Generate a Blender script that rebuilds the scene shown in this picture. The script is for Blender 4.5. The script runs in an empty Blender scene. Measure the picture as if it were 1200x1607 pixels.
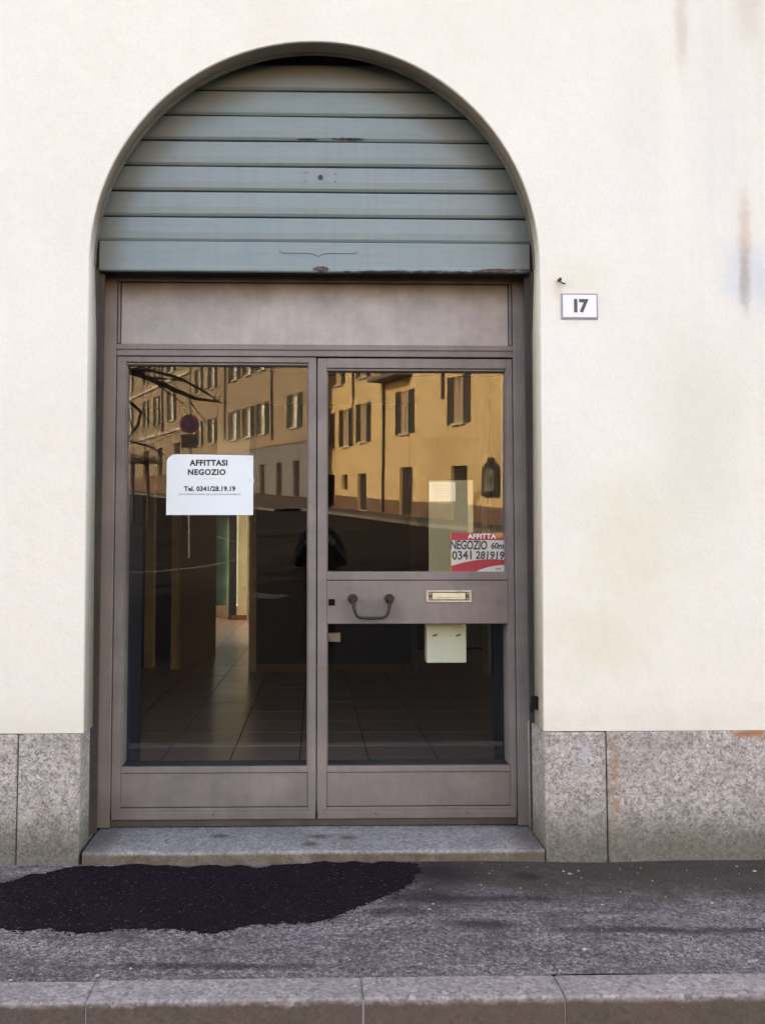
import bpy, bmesh, math, random
from mathutils import Vector, Matrix
from math import radians, sin, cos, tan, pi, hypot, atan2, sqrt
random.seed(17)
scene = bpy.context.scene
COL = scene.collection

# ------------------------------------------------------------------ camera
cam_d = bpy.data.cameras.new('camera')
cam = bpy.data.objects.new('camera', cam_d)
COL.objects.link(cam)
scene.camera = cam
cam_d.sensor_fit = 'VERTICAL'
cam_d.sensor_height = 36.0
cam_d.lens = 36.0 * 1340.0 / 1607.0
cam_d.shift_x = 76.0 / 1607.0
cam_d.clip_start = 0.01
cam_d.clip_end = 600
cam.location = (0, -3.975, 1.38)
cam.rotation_euler = (radians(90 + 3.15), 0, radians(-1.25))

# ------------------------------------------------------------------ sun and sky
SUN_AZ = atan2(-0.68, 0.62)          # from behind the shop, to the left
SUN_EL = radians(24)
world = bpy.data.worlds.new('World')
scene.world = world
world.use_nodes = True
wn = world.node_tree.nodes
bg = wn['Background']
sky = wn.new('ShaderNodeTexSky')
sky.sky_type = 'NISHITA'
sky.sun_disc = False
sky.sun_elevation = SUN_EL
sky.sun_rotation = SUN_AZ
sky.altitude = 200
sky.air_density = 1.0
sky.dust_density = 2.5
sky.ozone_density = 0.6
world.node_tree.links.new(sky.outputs[0], bg.inputs[0])
bg.inputs[1].default_value = 0.15
sun_d = bpy.data.lights.new('sun', 'SUN')
sun_d.energy = 2.1
sun_d.angle = radians(0.53)
sun_d.color = (1.0, 0.93, 0.82)
sun = bpy.data.objects.new('sun', sun_d)
COL.objects.link(sun)
sdir = Vector((sin(SUN_AZ) * cos(SUN_EL), cos(SUN_AZ) * cos(SUN_EL), sin(SUN_EL)))
sun.rotation_euler = (-sdir).to_track_quat('-Z', 'Y').to_euler()
sun.location = sdir * 60
vs = scene.view_settings
vs.view_transform = 'Standard'
vs.look = 'None'
vs.gamma = 1
vs.use_curve_mapping = False
vs.exposure = 2.86
vs.use_white_balance = True
vs.white_balance_temperature = 8100
vs.white_balance_tint = 16
cy = scene.cycles
cy.use_denoising = True
cy.max_bounces = 9
cy.diffuse_bounces = 5
cy.glossy_bounces = 5
cy.transmission_bounces = 6
cy.transparent_max_bounces = 12
cy.caustics_reflective = False
cy.caustics_refractive = False
cy.sample_clamp_indirect = 8

# ------------------------------------------------------------------ material helpers
class NB:
    def __init__(s, name):
        s.m = bpy.data.materials.new(name)
        s.m.use_nodes = True
        s.t = s.m.node_tree
        s.n = s.t.nodes
        s.b = s.n['Principled BSDF']
        s.tc = s.n.new('ShaderNodeTexCoord')
        s.v = s.tc.outputs['Object']
    def lk(s, a, b): s.t.links.new(a, b)
    def set(s, sock, v):
        if isinstance(v, bpy.types.NodeSocket): s.lk(v, sock)
        elif isinstance(v, (tuple, list)):
            sock.default_value = (*v, 1.0) if (len(v) == 3 and sock.type == 'RGBA') else v
        else: sock.default_value = v
    def stretch(s, sc, vec=None):
        n = s.n.new('ShaderNodeMapping'); n.inputs['Scale'].default_value = sc
        s.lk(vec or s.v, n.inputs[0]); return n.outputs[0]
    def noise(s, scale, detail=4, rough=.55, vec=None, dist=0.0, seed=0.0):
        n = s.n.new('ShaderNodeTexNoise'); n.noise_dimensions = '4D'
        s.lk(vec or s.v, n.inputs['Vector'])
        n.inputs['W'].default_value = seed
        n.inputs['Scale'].default_value = scale; n.inputs['Detail'].default_value = detail
        n.inputs['Roughness'].default_value = rough; n.inputs['Distortion'].default_value = dist
        return n.outputs['Fac']
    def voro(s, scale, out='Color', vec=None, rnd=1.0):
        n = s.n.new('ShaderNodeTexVoronoi'); s.lk(vec or s.v, n.inputs['Vector'])
        n.inputs['Scale'].default_value = scale; n.inputs['Randomness'].default_value = rnd
        return n.outputs[out]
    def ramp(s, fac, stops, interp='LINEAR'):
        n = s.n.new('ShaderNodeValToRGB'); s.lk(fac, n.inputs[0]); e = n.color_ramp.elements
        n.color_ramp.interpolation = interp
        while len(e) < len(stops): e.new(.5)
        for el, (p, c) in zip(e, stops):
            el.position = p
            el.color = (c, c, c, 1) if isinstance(c, (int, float)) else (*c, 1)
        return n.outputs[0]
    def mix(s, fac, a, b, mode='MIX'):
        n = s.n.new('ShaderNodeMix'); n.data_type = 'RGBA'; n.blend_type = mode
        s.set(n.inputs[0], fac); s.set(n.inputs[6], a); s.set(n.inputs[7], b); return n.outputs[2]
    def math(s, op, a, b=0.0, clamp=False):
        n = s.n.new('ShaderNodeMath'); n.operation = op; n.use_clamp = clamp
        s.set(n.inputs[0], a); s.set(n.inputs[1], b); return n.outputs[0]
    def xyz(s, vec=None):
        n = s.n.new('ShaderNodeSeparateXYZ'); s.lk(vec or s.v, n.inputs[0]); return n.outputs
    def step(s, val, lo, hi):
        n = s.n.new('ShaderNodeMapRange'); n.interpolation_type = 'SMOOTHSTEP'
        s.set(n.inputs[0], val); n.inputs[1].default_value = lo; n.inputs[2].default_value = hi
        n.inputs[3].default_value = 0; n.inputs[4].default_value = 1
        if lo > hi:
            n.inputs[1].default_value = hi; n.inputs[2].default_value = lo
            n.inputs[3].default_value = 1; n.inputs[4].default_value = 0
        return n.outputs[0]
    def blob(s, c, r, wob=.0, wscale=6):
        """soft mask of a stain centred at c with radii r; wob roughens its outline"""
        n = s.n.new('ShaderNodeMapping'); n.vector_type = 'TEXTURE'
        n.inputs['Location'].default_value = c; n.inputs['Scale'].default_value = r
        s.lk(s.v, n.inputs[0])
        l = s.n.new('ShaderNodeVectorMath'); l.operation = 'LENGTH'; s.lk(n.outputs[0], l.inputs[0])
        d = l.outputs['Value']
        if wob:
            d = s.math('ADD', d, s.math('MULTIPLY', s.math('SUBTRACT', s.noise(wscale, 5, .65), .5), wob))
        return s.step(d, 1.0, .15)
    def bump(s, h, strength=.3, dist=.01, prev=None):
        n = s.n.new('ShaderNodeBump'); n.inputs['Strength'].default_value = strength
        n.inputs['Distance'].default_value = dist; s.lk(h, n.inputs['Height'])
        if prev: s.lk(prev, n.inputs['Normal'])
        return n.outputs[0]
    def done(s, col=None, rough=None, normal=None, metal=None, spec=None):
        if col is not None: s.set(s.b.inputs['Base Color'], col)
        if rough is not None: s.set(s.b.inputs['Roughness'], rough)
        if normal is not None: s.lk(normal, s.b.inputs['Normal'])
        if metal is not None: s.set(s.b.inputs['Metallic'], metal)
        if spec is not None: s.b.inputs['Specular IOR Level'].default_value = spec
        return s.m

def simple(name, c1, c2=None, scale=8, rough=.6, bump=.15, metal=0, bscale=None, detail=5, spec=None):
    k = NB(name)
    c2 = c2 or tuple(x * .8 for x in c1)
    f = k.ramp(k.noise(scale, detail, .6), [(.35, c2), (.65, c1)])
    nrm = k.bump(k.noise(bscale or scale * 6, 4), bump, .004) if bump else None
    return k.done(f, rough, nrm, metal, spec)

def granite_like(name, light, mid, dark, bottom_stain=True, extra=None, cell=260, xoff=0):
    k = NB(name)
    v1 = k.voro(cell, 'Color'); v2 = k.voro(cell * .42, 'Color')
    s1 = k.xyz(v1)[0]; s2 = k.xyz(v2)[1]
    g = k.ramp(s1, [(0.0, dark), (.16, tuple(x * 1.5 for x in dark)), (.3, mid), (.72, mid), (.86, light), (1, tuple(min(1, x * 1.12) for x in light))])
    g2 = k.ramp(s2, [(0, tuple(x * .75 for x in mid)), (.45, mid), (1, light)])
    c = k.mix(.5, g, g2)
    big = k.noise(3.2, 5, .6)
    c = k.mix(k.ramp(big, [(.35, .0), (.7, .45)]), c, tuple(x * .62 for x in mid))
    c = k.mix(k.ramp(k.noise(7, 4, .6, seed=3), [(.55, .0), (.75, .35)]), c, (light[0] * 1.05, light[1] * 1.02, light[2] * 1.1))
    if extra: c = extra(k, c)
    h = k.math('ADD', k.noise(120, 4, .6), k.math('MULTIPLY', k.noise(14, 4, .6), 1.4))
    return k.done(c, .82, k.bump(h, .45, .006), spec=.3)

# plaster of the facade
def m_plaster():
    k = NB('cream_lime_plaster')
    x, y, z = k.xyz()[:3]
    base = k.mix(k.ramp(k.noise(1.1, 5, .55), [(.35, .0), (.68, 1.0)]), (.85, .785, .715), (.815, .74, .65))
    # lower part of the wall is creamier and a little dirtier
    low = k.step(k.math('ADD', z, k.math('MULTIPLY', k.noise(2.0, 4), 1.2)), 3.1, 1.0)
    base = k.mix(k.math('MULTIPLY', low, .55), base, (.815, .725, .62))
    # blotchy yellow green damp marks to the right of the door
    b1 = k.blob((1.50, 0, 1.45), (.38, 9, .55), 1.0, 5)
    b2 = k.blob((1.32, 0, 1.02), (.40, 9, .30), 1.2, 8)
    b3 = k.blob((1.25, 0, 2.72), (.22, 9, .16), 1.0, 9)
    st = k.math('MAXIMUM', k.math('MAXIMUM', b1, b2), k.math('MULTIPLY', b3, .6))
    base = k.mix(k.math('MULTIPLY', st, .42), base, (.70, .63, .42))
    b4 = k.blob((1.82, 0, 1.9), (.30, 9, .8), .9, 4)
    base = k.mix(k.math('MULTIPLY', b4, .28), base, (.60, .55, .43))
    # rain streaks running down at the right
    sv = k.stretch((9, 1, .55)); sn = k.noise(1.0, 5, .6, vec=sv)
    right = k.step(k.math('ADD', x, k.math('MULTIPLY', k.noise(1.2, 3), .5)), 1.45, 2.15)
    up = k.step(z, 1.3, 3.2)
    sm = k.math('MULTIPLY', k.math('MULTIPLY', k.ramp(sn, [(.40, 0.0), (.74, 1.0)]), right), up)
    base = k.mix(k.math('MULTIPLY', sm, .26), base, (.60, .53, .46))
    base = k.mix(k.math('MULTIPLY', k.blob((1.77, 0, 3.98), (.05, 9, .36), 1.3, 10), .5), base, (.52, .43, .36))
    base = k.mix(k.math('MULTIPLY', k.blob((2.10, 0, 4.15), (.12, 9, .42), .8, 8), .5), base, (.55, .47, .38))
    base = k.mix(k.math('MULTIPLY', k.blob((2.085, 0, 2.74), (.22, 9, .24), 1.1, 5), .62), base, (.56, .60, .68))
    base = k.mix(k.math('MULTIPLY', k.blob((1.95, 0, 3.45), (.20, 9, .9), 1.2, 3), .32), base, (.66, .63, .60))
    base = k.mix(k.math('MULTIPLY', k.blob((1.55, 0, 3.55), (.16, 9, .6), 1.2, 3), .16), base, (.66, .62, .56))
    base = k.mix(k.math('MULTIPLY', k.blob((2.055, 0, 2.92), (.05, 9, .38), 1.3, 13), .6), base, (.62, .42, .32))
    base = k.mix(k.math('MULTIPLY', k.blob((2.05, 0, 2.72), (.042, 9, .24), 1.4, 16), .75), base, (.40, .36, .33))
    base = k.mix(k.math('MULTIPLY', k.blob((1.155, 0, 2.66), (.035, 9, .07), .6, 16), .5), base, (.66, .50, .37))
    base = k.mix(k.ramp(k.noise(38, 4, .65, seed=12), [(.42, 0.0), (.75, .16)]), base, (.66, .60, .52))
    # splashed band just above the plinth
    sp = k.math('MULTIPLY', k.step(z, .80, .58), k.ramp(k.noise(6, 5, .65), [(.3, .15), (.7, .9)]))
    base = k.mix(k.math('MULTIPLY', sp, .42), base, (.58, .485, .36))
    pa = k.ramp(k.noise(.9, 2, .4, seed=21), [(.50, 0.0), (.54, 1.0)])
    base = k.mix(k.math('MULTIPLY', pa, .10), base, (.70, .66, .60))
    # faint general mottling, hairline cracks and trowel marks
    base = k.mix(k.ramp(k.noise(14, 6, .7, seed=2), [(.45, .0), (.8, .22)]), base, (.66, .58, .46))
    h = k.math('ADD', k.math('MULTIPLY', k.noise(3.5, 5, .6), 3.0), k.math('ADD', k.noise(60, 5, .7), k.math('MULTIPLY', k.noise(260, 3, .6), .5)))
    return k.done(base, .93, k.bump(h, .32, .007), spec=.15)
PLASTER = m_plaster()

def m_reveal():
    k = NB('dirt_and_shade_reveal_plaster')
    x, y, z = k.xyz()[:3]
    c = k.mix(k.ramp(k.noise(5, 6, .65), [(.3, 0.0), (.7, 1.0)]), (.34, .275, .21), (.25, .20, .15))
    c = k.mix(k.step(z, 3.1, 2.72), c, k.mix(k.ramp(k.noise(7, 5, .6), [(.4, 0.0), (.7, 1.0)]), (.88, .79, .67), (.83, .73, .60)))  # arch soffit's shade painted in: dark dirty brown above, lit beige jambs below
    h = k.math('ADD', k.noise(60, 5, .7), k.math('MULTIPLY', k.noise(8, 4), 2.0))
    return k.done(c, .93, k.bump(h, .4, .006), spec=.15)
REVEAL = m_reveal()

def gr_extra(k, c):
    x, y, z = k.xyz()[:3]
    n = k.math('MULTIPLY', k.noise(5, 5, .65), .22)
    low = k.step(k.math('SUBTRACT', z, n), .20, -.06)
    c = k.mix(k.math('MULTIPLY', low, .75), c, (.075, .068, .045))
    # rust run in the joint at the right and under the plaster
    r1 = k.blob((1.375, 0, .40), (.055, 9, .42), 1.0, 14)
    c = k.mix(k.math('MULTIPLY', k.math('MULTIPLY', r1, k.ramp(k.noise(22, 4), [(.4, 0.0), (.6, 1.0)])), .65), c, (.30, .16, .07))
    r2 = k.blob((2.02, 0, .575), (.14, 9, .035), .7, 14)
    c = k.mix(k.math('MULTIPLY', r2, .85), c, (.36, .13, .035))
    r3 = k.blob((1.25, 0, .49), (.05, 9, .05), .6, 14)
    c = k.mix(k.math('MULTIPLY', r3, .6), c, (.48, .42, .52))
    return c
GRANITE = granite_like('speckled_grey_granite', (.64, .555, .50), (.38, .325, .29), (.05, .042, .04), extra=gr_extra, cell=120)
def st_extra(k, c):
    x, y, z = k.xyz()[:3]
    # worn face below the nosing: moss and rust; small oil marks on the tread
    face = k.step(z, .052, .030)
    c = k.mix(k.math('MULTIPLY', face, k.ramp(k.noise(9, 5, .6), [(.35, .6), (.65, .97)])), c, (.10, .070, .035))
    for cx, cyy, rx in ((.02, .18, .09), (.16, .16, .05), (-.02, .08, .05), (-.45, .2, .06)):
        c = k.mix(k.math('MULTIPLY', k.blob((cx, cyy, .055), (rx*1.2, .045, 9), .9, 20), .8), c, (.075, .060, .048))
    c = k.mix(k.math('MULTIPLY', k.step(k.math('ADD', k.math('ABSOLUTE', x), k.math('MULTIPLY', k.noise(12, 4), .1)), .93, 1.06), .6), c, (.10, .075, .055))
    return c
STEPSTONE = granite_like('worn_step_granite', (.43, .38, .355), (.265, .23, .215), (.07, .065, .07), extra=st_extra, cell=130)
def kb_extra(k, c):
    x, y, z = k.xyz()[:3]
    c = k.mix(k.math('MULTIPLY', k.ramp(k.noise(4, 5, .6, seed=4), [(.4, 0.0), (.7, 1.0)]), .5), c, (.20, .165, .16))
    n = k.math('MULTIPLY', k.noise(9, 5, .65), .05)
    face = k.step(k.math('ADD', z, n), .026, .004)
    cc = k.mix(k.ramp(k.noise(5, 5, .7, seed=9), [(.35, 0.0), (.65, 1.0)]), (.10, .055, .042), (.06, .05, .028))
    return k.mix(k.math('MULTIPLY', face, .85), c, cc)
KERB = granite_like('kerb_granite', (.48, .395, .37), (.30, .24, .225), (.05, .042, .045), extra=kb_extra, cell=100)

def m_asphalt(name, dark=False):
    k = NB(name)
    x, y, z = k.xyz()[:3]
    v = k.voro(150, 'Color'); s1 = k.xyz(v)[0]
    v2 = k.voro(62, 'Color'); s2 = k.xyz(v2)[2]
    if dark:
        c = k.ramp(s1, [(0, (.007, .004, .006)), (.85, (.016, .0095, .0125)), (.97, (.03, .022, .027)), (1, (.09, .075, .08))])
        c = k.mix(k.ramp(k.noise(5, 5, .6), [(.4, 0.0), (.75, .7)]), c, (.017, .011, .017))
        h = k.math('ADD', k.noise(150, 4, .7), k.math('MULTIPLY', s1, .6))
        return k.done(c, .92, k.bump(h, .6, .004), spec=.05)
    c = k.ramp(s1, [(0, (.035, .028, .034)), (.3, (.125, .099, .104)), (.72, (.26, .203, .195)), (.9, (.38, .32, .305)), (1, (.55, .51, .49))])
    c2 = k.ramp(s2, [(0, (.045, .036, .044)), (.25, (.14, .112, .115)), (.8, (.26, .203, .196)), (1, (.44, .39, .39))])
    c = k.mix(.42, c, c2)
    c = k.mix(k.ramp(k.noise(2.6, 5, .65, vec=k.stretch((1, 2.4, 1))), [(.42, 0.0), (.66, .72)]), c, (.060, .046, .048))
    c = k.mix(k.ramp(k.noise(9, 5, .65, seed=5), [(.52, 0.0), (.72, .5)]), c, (.045, .036, .038))
    # mossy, dusty strip along the wall at the right
    w = k.math('ADD', y, k.math('MULTIPLY', k.math('SUBTRACT', k.noise(4, 5, .65, seed=7), .5), .5))
    mo = k.math('MULTIPLY', k.step(w, -.62, -.22), k.step(k.math('ADD', x, k.math('MULTIPLY', k.noise(3, 3), .5)), .35, .85))
    c = k.mix(k.math('MULTIPLY', mo, .88), c, (.060, .046, .035))
    for cx, cyy, rx, ry in ((.55,-.16,.26,.22),(.42,-.42,.30,.12),(.50,-.10,.16,.16),(.30,-.55,.25,.07),(.92,-.20,.10,.07),(1.25,-.74,.55,.05),(.62,-.68,.20,.06),(.75,-.44,.45,.05),(1.75,-.72,.5,.045),(-.35,-.98,.6,.04)):
        c = k.mix(k.math('MULTIPLY', k.blob((cx,cyy,0),(rx,ry,9),1.1,9), .72), c, (.030, .021, .022))
    h = k.math('ADD', k.math('MULTIPLY', s1, .8), k.math('ADD', k.math('MULTIPLY', s2, .9), k.noise(40, 4, .7)))
    return k.done(c, .92, k.bump(h, .9, .006), spec=.08)
ASPHALT = m_asphalt('worn_pavement_asphalt')
PATCH = m_asphalt('fresh_asphalt', True)
ROAD = simple('road_asphalt', (.036, .029, .026), (.026, .021, .019), 1.5, .95, .1, bscale=120, spec=.03)

# painted metal of the shopfront: grey mauve, dusty
def m_frame(name, a, b, dirt=.35):
    k = NB(name)
    x, y, z = k.xyz()[:3]
    c = k.mix(k.ramp(k.noise(4.0, 6, .65), [(.32, 0.0), (.68, 1.0)]), a, b)
    st = k.noise(1.0, 5, .6, vec=k.stretch((30, 30, 2.0)))
    c = k.mix(k.ramp(st, [(.5, 0.0), (.8, dirt)]), c, tuple(v * .45 for v in a))
    c = k.mix(k.ramp(k.noise(28, 5, .7, seed=3), [(.56, 0.0), (.75, .30)]), c, (.10, .075, .06))
    c = k.mix(k.math('MULTIPLY', k.step(k.math('ADD', x, k.math('MULTIPLY', k.noise(3, 4), .12)), -.93, -1.0), .55), c, (.235, .175, .13))
    # rising dirt near the step, dust under the shutter
    c = k.mix(k.math('MULTIPLY', k.step(k.math('SUBTRACT', z, k.math('MULTIPLY', k.noise(7, 4), .3)), .15, -.08), .4), c, (.085, .06, .05))
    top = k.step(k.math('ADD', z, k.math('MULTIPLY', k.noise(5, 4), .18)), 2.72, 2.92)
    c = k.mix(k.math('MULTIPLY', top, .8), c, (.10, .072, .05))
    ch = k.math('MULTIPLY', k.ramp(k.noise(48, 4, .75, seed=31), [(.66, 0.0), (.69, 1.0)]), k.step(k.math('SUBTRACT', z, k.math('MULTIPLY', k.noise(6, 3), .5)), .22, -.05))
    c = k.mix(k.math('MULTIPLY', ch, .8), c, (.06, .035, .025))
    hn = k.blob((.28, .31, 1.10), (.24, 9, .12), 1.2, 14)
    c = k.mix(k.math('MULTIPLY', hn, .30), c, (.11, .085, .075))
    sc = k.noise(1.0, 3, .5, vec=k.stretch((4, 4, 160)), seed=41)
    c = k.mix(k.math('MULTIPLY', k.ramp(sc, [(.70, 0.0), (.73, 1.0)]), .22), c, (.42, .38, .36))
    h = k.math('ADD', k.noise(90, 4, .6), k.math('MULTIPLY', k.noise(9, 3), .8))
    return k.done(c, k.ramp(k.noise(9, 4), [(.3, .42), (.7, .6)]), k.bump(h, .12, .003), .0, .4)
FRAME = m_frame('mauve_grey_painted_metal', (.245, .200, .183), (.160, .130, .122))
PANEL = m_frame('dusty_mauve_grey_panel', (.46, .395, .365), (.31, .268, .26), .25)
def m_guide():
    k = NB('brown_stained_steel')
    c = k.ramp(k.noise(7, 6, .65, vec=k.stretch((1, 1, .4))), [(.3, (.055, .042, .036)), (.7, (.10, .078, .068))])
    return k.done(c, .6, k.bump(k.noise(60, 4), .2, .003), .2, .4)
GUIDE = m_guide()
BLACK = simple('black_void_steel', (.012, .011, .012), (.02, .018, .018), 9, .6, .1)

def m_slat(rail=False):
    k = NB('pale_blue_grey_shutter_paint' + ('_rail' if rail else ''))
    x, y, z = k.xyz()[:3]
    c = k.mix(k.ramp(k.noise(2.6, 6, .6), [(.3, 0.0), (.7, 1.0)]), (.205, .262, .275), (.245, .277, .275))
    c = k.mix(k.ramp(k.noise(6, 5, .6, vec=k.stretch((.5, 1, 2.2)), seed=5), [(.5, 0.0), (.72, .40)]), c, (.205, .26, .30))
    st = k.noise(1.0, 5, .6, vec=k.stretch((26, 1, 1.4)))
    c = k.mix(k.ramp(st, [(.5, 0.0), (.8, .30)]), c, (.18, .175, .165))
    # darker, browner tone close to the arch, at the ends of the slats
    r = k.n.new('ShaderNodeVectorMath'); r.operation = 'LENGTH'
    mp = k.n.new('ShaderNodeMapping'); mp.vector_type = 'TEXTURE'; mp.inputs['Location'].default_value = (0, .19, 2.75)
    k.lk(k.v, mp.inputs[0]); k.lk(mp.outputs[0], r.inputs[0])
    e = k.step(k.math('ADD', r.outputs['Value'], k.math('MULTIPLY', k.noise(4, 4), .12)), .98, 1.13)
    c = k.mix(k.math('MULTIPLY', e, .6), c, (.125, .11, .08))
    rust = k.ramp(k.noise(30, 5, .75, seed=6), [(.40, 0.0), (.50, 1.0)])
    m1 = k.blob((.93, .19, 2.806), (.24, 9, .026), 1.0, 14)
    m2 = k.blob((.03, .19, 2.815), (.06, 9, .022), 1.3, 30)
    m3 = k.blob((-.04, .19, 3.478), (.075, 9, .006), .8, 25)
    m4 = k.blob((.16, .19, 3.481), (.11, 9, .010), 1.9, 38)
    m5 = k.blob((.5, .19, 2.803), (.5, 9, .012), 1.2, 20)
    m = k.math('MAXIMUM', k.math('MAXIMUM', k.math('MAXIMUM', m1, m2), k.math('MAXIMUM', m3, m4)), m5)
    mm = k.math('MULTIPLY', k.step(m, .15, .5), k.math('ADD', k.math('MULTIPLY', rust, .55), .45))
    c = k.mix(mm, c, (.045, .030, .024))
    jz = k.noise(1.0, 5, .7, vec=k.stretch((5, 1, 40)), seed=2)
    c = k.mix(k.ramp(jz, [(.52, 0.0), (.75, .35)]), c, (.15, .15, .14))
    c = k.mix(k.ramp(k.noise(70, 3, .7, seed=11), [(.70, 0.0), (.74, .6)]), c, (.09, .07, .06))
    h = k.math('ADD', k.noise(3, 4, .6), k.math('MULTIPLY', k.noise(80, 3), .12))
    return k.done(c, .5, k.bump(h, .35, .01), 0, .4)
SLAT = m_slat()

def m_glass():
    m = bpy.data.materials.new('shop_window_glass'); m.use_nodes = True
    t = m.node_tree; n = t.nodes; n.clear()
    out = n.new('ShaderNodeOutputMaterial'); mx = n.new('ShaderNodeMixShader')
    tr = n.new('ShaderNodeBsdfTransparent'); gl = n.new('ShaderNodeBsdfGlossy')
    gl.inputs['Roughness'].default_value = 0.0
    gl.inputs['Color'].default_value = (1, 1, 1, 1)
    tr.inputs['Color'].default_value = (.95, .96, .95, 1)
    fr = n.new('ShaderNodeFresnel'); fr.inputs['IOR'].default_value = 1.5
    ge = n.new('ShaderNodeNewGeometry')
    mu = n.new('ShaderNodeMath'); mu.operation = 'MULTIPLY'; mu.inputs[1].default_value = 1.9
    inv = n.new('ShaderNodeMath'); inv.operation = 'SUBTRACT'; inv.inputs[0].default_value = 1
    m2 = n.new('ShaderNodeMath'); m2.operation = 'MULTIPLY'; m2.use_clamp = True
    t.links.new(fr.outputs[0], mu.inputs[0]); t.links.new(ge.outputs['Backfacing'], inv.inputs[1])
    t.links.new(mu.outputs[0], m2.inputs[0]); t.links.new(inv.outputs[0], m2.inputs[1])
    t.links.new(m2.outputs[0], mx.inputs[0]); t.links.new(tr.outputs[0], mx.inputs[1]); t.links.new(gl.outputs[0], mx.inputs[2])
    t.links.new(mx.outputs[0], out.inputs[0])
    # the faintest waviness of old float glass
    nz = n.new('ShaderNodeTexNoise'); nz.inputs['Scale'].default_value = 2.2; nz.inputs['Detail'].default_value = 1
    tc = n.new('ShaderNodeTexCoord'); t.links.new(tc.outputs['Object'], nz.inputs['Vector'])
    bp = n.new('ShaderNodeBump'); bp.inputs['Strength'].default_value = .05; bp.inputs['Distance'].default_value = .004
    t.links.new(nz.outputs['Fac'], bp.inputs['Height']); t.links.new(bp.outputs[0], gl.inputs['Normal'])
    return m
GLASS = m_glass()

# ------------------------------------------------------------------ mesh helpers
class MB:
    def __init__(s): s.v = []; s.f = []
    def add(s, vs_, fs):
        o = len(s.v); s.v += [tuple(p) for p in vs_]; s.f += [tuple(i + o for i in f) for f in fs]; return s
    def box(s, x0, x1, y0, y1, z0, z1):
        return s.add([(x0,y0,z0),(x1,y0,z0),(x1,y1,z0),(x0,y1,z0),(x0,y0,z1),(x1,y0,z1),(x1,y1,z1),(x0,y1,z1)],
              [(0,3,2,1),(4,5,6,7),(0,1,5,4),(1,2,6,5),(2,3,7,6),(3,0,4,7)])
    def obox(s, c, ex, ey, ez):
        c = Vector(c); ex = Vector(ex); ey = Vector(ey); ez = Vector(ez)
        p = [c + a*ex + b*ey + d*ez for d in (-1, 1) for a, b in ((-1,-1),(1,-1),(1,1),(-1,1))]
        return s.add(p, [(0,3,2,1),(4,5,6,7),(0,1,5,4),(1,2,6,5),(2,3,7,6),(3,0,4,7)])
    def prism(s, pts, y0, y1):
        """polygon in x,z (counter-clockwise seen from -y) between y0 (front) and y1"""
        n = len(pts)
        return s.add([(x, y0, z) for x, z in pts] + [(x, y1, z) for x, z in pts],
              [tuple(range(n)), tuple(range(2*n-1, n-1, -1))] + [(i, n+i, n+(i+1) % n, (i+1) % n) for i in range(n)])
    def floorp(s, pts, z0, z1):
        n = len(pts)
        return s.add([(x, y, z0) for x, y in pts] + [(x, y, z1) for x, y in pts],
              [tuple(range(n-1, -1, -1)), tuple(range(n, 2*n))] + [(i, (i+1) % n, n+(i+1) % n, n+i) for i in range(n)])
    def extrude_x(s, prof, x0, x1):
        """closed profile of (y,z) swept along x"""
        n = len(prof)
        return s.add([(x0, y, z) for y, z in prof] + [(x1, y, z) for y, z in prof],
              [tuple(range(n)), tuple(range(2*n-1, n-1, -1))] + [(i, n+i, n+(i+1) % n, (i+1) % n) for i in range(n)])
    def tube(s, pts, rad, k=8, cap=True):
        pts = [Vector(p) for p in pts]
        if not isinstance(rad, (list, tuple)): rad = [rad] * len(pts)
        o = len(s.v); up = None
        for i, p in enumerate(pts):
            d = (pts[min(i+1, len(pts)-1)] - pts[max(i-1, 0)]).normalized()
            if up is None:
                up = Vector((0, 0, 1)) if abs(d.z) < .9 else Vector((1, 0, 0))
            a = d.cross(up).normalized(); b = a.cross(d).normalized(); up = b
            for j in range(k):
                t = 2*pi*j/k; s.v.append(tuple(p + rad[i]*(cos(t)*a + sin(t)*b)))
        for i in range(len(pts)-1):
            for j in range(k):
                s.f.append((o+i*k+j, o+i*k+(j+1) % k, o+(i+1)*k+(j+1) % k, o+(i+1)*k+j))
        if cap:
            s.f.append(tuple(o+j for j in range(k))[::-1]); s.f.append(tuple(o+(len(pts)-1)*k+j for j in range(k)))
        return s
    def disc_y(s, cx, cz, y0, y1, r, k=20):
        pts = [(cx + r*cos(2*pi*i/k), cz + r*sin(2*pi*i/k)) for i in range(k)]
        return s.prism(pts, y0, y1)
    def build(s, name, mat, parent=None, bevel=0, smooth=False, seg=2):
        me = bpy.data.meshes.new(name); me.from_pydata(s.v, [], s.f); me.update()
        bm = bmesh.new(); bm.from_mesh(me); bmesh.ops.recalc_face_normals(bm, faces=bm.faces); bm.to_mesh(me); bm.free()
        o = bpy.data.objects.new(name, me); COL.objects.link(o)
        if mat: me.materials.append(mat)
        if parent: o.parent = parent
        if smooth: me.polygons.foreach_set('use_smooth', [True]*len(me.polygons))
        if bevel:
            b = o.modifiers.new('bevel', 'BEVEL'); b.width = bevel; b.segments = seg; b.limit_method = 'ANGLE'; b.angle_limit = radians(35)
            b.harden_normals = False
        return o
def tag(o, label=None, cat=None, group=None, kind=None):
    if label: o['label'] = label
    if cat: o['category'] = cat
    if group: o['group'] = group
    if kind: o['kind'] = kind
    return o
def empty(name, loc=(0,0,0), rz=0, label=None, cat=None, group=None):
    e = bpy.data.objects.new(name, None); COL.objects.link(e); e.location = loc; e.rotation_euler.z = rz
    e.empty_display_size = .2
    return tag(e, label, cat, group)
def tree_copy(o, parent=None):
    c = o.copy(); COL.objects.link(c)
    if parent: c.parent = parent
    for ch in [q for q in bpy.data.objects if q.parent == o]: tree_copy(ch, c)
    return c
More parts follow.
